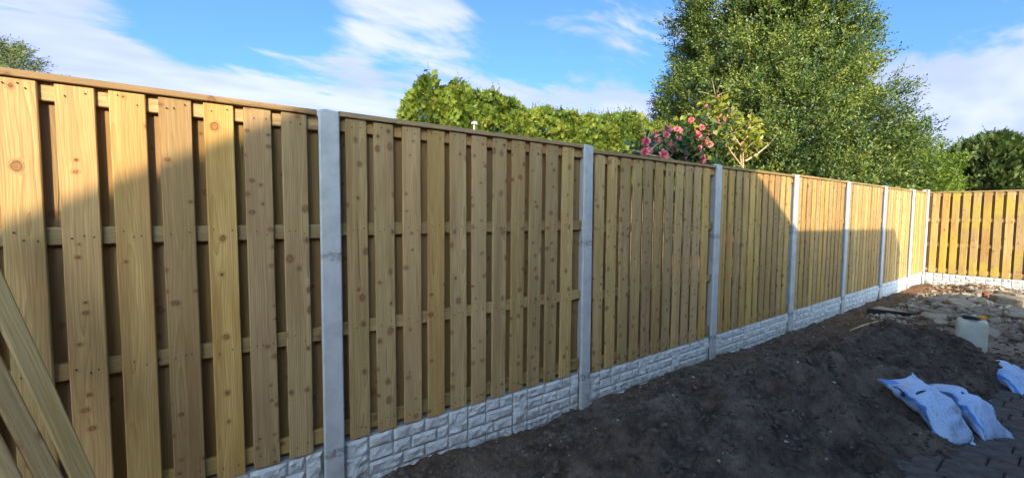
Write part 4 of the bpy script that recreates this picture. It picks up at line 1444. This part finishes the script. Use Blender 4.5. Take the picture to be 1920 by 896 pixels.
big = [((8.35, -.98), .42, .05, 20, 'large flat broken concrete slab at the left end of the rubble'),
       ((8.15, -1.50), .50, .05, -10, 'pale flat concrete slab at the front edge of the rubble, behind the jerry can'),
       ((8.45, -1.92), .62, .06, 5, 'long concrete slab on the front edge of the rubble at the right side'),
       ((9.35, -1.10), .50, .09, 30, 'thick grey concrete lump in the middle of the rubble, above the jerry can'),
       ((9.75, -.85), .60, .06, -25, 'wide grey slab tilted towards the corner of the two fences'),
       ((10.35, -1.45), .48, .12, 60, 'bulky pale concrete block in the sunlit back of the rubble'),
       ((9.05, -1.75), .60, .07, 15, 'broad slab lying on top of the rubble near the right edge'),
       ((11.1, -1.45), .50, .10, 80, 'sunlit angular block leaning by the far gravel board')]
for i, (p, sz_, th_, rz, lab) in enumerate(big):
    o = link('rubble_piece', chunk_mesh(sz_, th_, 40 + i, M['rubble' if i % 3 else 'rubble_pale']), None, None, (p[0], p[1], gz(*p) + .015), (R(random.uniform(-9, 9)), R(random.uniform(-12, 4)), R(rz)))
    tag(o, lab, 'rubble', 'broken concrete by the far fence')
chunks = [chunk_mesh(s_, t_, 70 + i, M['rubble' if i % 2 else 'rubble_pale']) for i, (s_, t_) in enumerate([(.30, .05), (.24, .05), (.2, .07), (.17, .05), (.14, .06), (.35, .045), (.11, .05), (.26, .06)])]
quad_poly = [(9.5, -.45), (7.9, -.98), (7.95, -2.1), (12.2, -2.0), (11.2, -.75)]


def inside(x, y):
    c = False
    for i in range(5):
        (x1, y1), (x2, y2) = quad_poly[i], quad_poly[i - 1]
        if (y1 > y) != (y2 > y) and x < (x2 - x1) * (y - y1) / (y2 - y1) + x1: c = not c
    return c


rr_ = random.Random(31)
cnt = 0
while cnt < 125:
    x, y = rr_.uniform(7.8, 12.3), rr_.uniform(-2.1, -.4)
    if not inside(x, y): continue
    o = link('rubble_piece', rr_.choice(chunks), None, None, (x, y, gz(x, y) + rr_.uniform(-.035, .015)), (R(rr_.gauss(0, 12)), R(rr_.gauss(-4, 12)), rr_.uniform(0, 6.28)))
    zone = 'at the sunlit back of the rubble heap' if x - .577 * y > 11.3 else ('at the front edge of the rubble near the jerry can' if x < 8.7 else ('in the shaded middle of the rubble heap' if y < -1.2 else 'in the shaded rubble nearest the long fence'))
    pale_ = 'pale' in o.data.materials[0].name
    tag(o, ('small pale' if pale_ else 'small grey') + ' broken concrete piece ' + zone, 'rubble', ('pale' if pale_ else 'grey') + ' concrete pieces ' + zone)
    cnt += 1
bricks = [((10.55, -1.20), 'dark red brick piece standing out in the sunlit rubble'), ((10.75, -1.72), 'red brick piece at the right edge of the sunlit rubble')]
for i, (p, lab) in enumerate(bricks):
    o = link('brick_piece', chunk_mesh(.15, .10, 140 + i, M['red_brick']), None, None, (p[0], p[1], gz(*p) + .05), (R(8), R(-6), R(40 * i)))
    tag(o, lab, 'brick', 'red brick pieces in the rubble')

# dark-edged broken board on the soil by the fence
root = empty('broken_panel', (8.62, -.42, gz(8.62, -.42)), R(-47))
tag(root, 'broken black-edged panel with a dusty grey top, lying on soil by the fence', 'panel')
MB().add([(-.34, -.10, .0), (.34, -.10, .0), (.34, -.07, 0), (-.34, -.07, 0), (-.34, -.11, .10), (.34, -.11, .045), (.34, -.08, .05), (-.34, -.08, .105)],
         [(3, 2, 1, 0), (4, 5, 6, 7), (0, 1, 5, 4), (2, 3, 7, 6), (1, 2, 6, 5), (3, 0, 4, 7)]).build('edge', M['rubber'], root)
MB().add([(-.31, -.08, .085), (.31, -.08, .045), (.05, .16, .055), (-.12, .02, .12), (-.31, -.08, .070), (.31, -.08, .03), (.05, .16, .04), (-.12, .02, .105)],
         [(0, 1, 3), (1, 2, 3), (4, 7, 5), (5, 7, 6), (0, 4, 5, 1), (1, 5, 6, 2), (2, 6, 7, 3), (3, 7, 4, 0)]).build('sheet', M['rubble_pale'], root)

tag(MB().tube([(6.84, -.44, gz(6.84, -.44) + .012), (7.3, -.455, gz(7.3, -.455) + .016), (7.88, -.49, gz(7.88, -.49) + .012)], [.008, .011, .007], 6).build('stick', M['twig']), 'thin pale stick lying on brown earth behind the soil mound', 'stick')


# ------------------------------------------------------------------ clods and small stones
def scatter(name, n, smin, smax, mat, label, cat, seed, xr, yr, power=2.2, keep=None):
    g = np.random.default_rng(seed)
    x = g.uniform(*xr, n); y = g.uniform(*yr, n)
    ok = (y > -2.45 + .05 * x)
    if keep is not None: ok &= keep(x, y, g)
    x, y = x[ok], y[ok]; n = len(x)
    z = ground_height(x, y)
    s = smin + (smax - smin) * g.random(n) ** power
    t = (1 + 5 ** .5) / 2
    base = np.array([(-1, t, 0), (1, t, 0), (-1, -t, 0), (1, -t, 0), (0, -1, t), (0, 1, t), (0, -1, -t), (0, 1, -t), (t, 0, -1), (t, 0, 1), (-t, 0, -1), (-t, 0, 1)]) / 1.9
    tri = [(0, 11, 5), (0, 5, 1), (0, 1, 7), (0, 7, 10), (0, 10, 11), (1, 5, 9), (5, 11, 4), (11, 10, 2), (10, 7, 6), (7, 1, 8), (3, 9, 4), (3, 4, 2), (3, 2, 6), (3, 6, 8), (3, 8, 9), (4, 9, 5), (2, 4, 11), (6, 2, 10), (8, 6, 7), (9, 8, 1)]
    ang = g.uniform(0, 6.283, n)
    c, s_ = np.cos(ang), np.sin(ang)
    pts = base[None] * s[:, None, None] * g.uniform(.6, 1.3, (n, 12, 1)) * np.array([1, .8, .65])
    px = pts[..., 0] * c[:, None] - pts[..., 1] * s_[:, None]
    py = pts[..., 0] * s_[:, None] + pts[..., 1] * c[:, None]
    V = np.stack([px + x[:, None], py + y[:, None], pts[..., 2] + (z + s * .1)[:, None]], -1)
    T = V[:, np.array(tri)].reshape(-1, 3)
    o = link(name, quads(name, T, mat, k=3))
    tag(o, label, cat, kind='stuff')


M['clod'] = plain('soil_clod', (0.10, 0.078, 0.064), .95, .1, .5, 6)
M['clod_brown'] = plain('brown_clod', (0.11, 0.07, 0.045), .95, .1, .5, 6)
M['pebble'] = plain('pale_stone_bits', (0.34, 0.31, 0.27), .9, .2, .5, 2)
scatter('soil_clods', 13000, .003, .026, M['clod'], 'small dark clods of soil over the mound', 'soil', 1, (.4, 7.0), (-2.0, -.02), 3.0)
scatter('brown_clods', 4500, .005, .032, M['clod_brown'], 'brown clods of earth towards the far corner', 'soil', 2, (5.6, 12.9), (-2.0, -.03), 3.0)
scatter('stone_bits', 420, .003, .013, M['pebble'], 'pale stone chips strewn over the soil', 'stones', 3, (.4, 9.0), (-2.0, -.02), 2.0)
scatter('rubble_crumbs', 2200, .008, .05, M['rubble_pale'], 'crumbs of broken concrete between the rubble pieces', 'rubble', 4, (7.9, 12.6), (-2.1, -.3), 2.5)
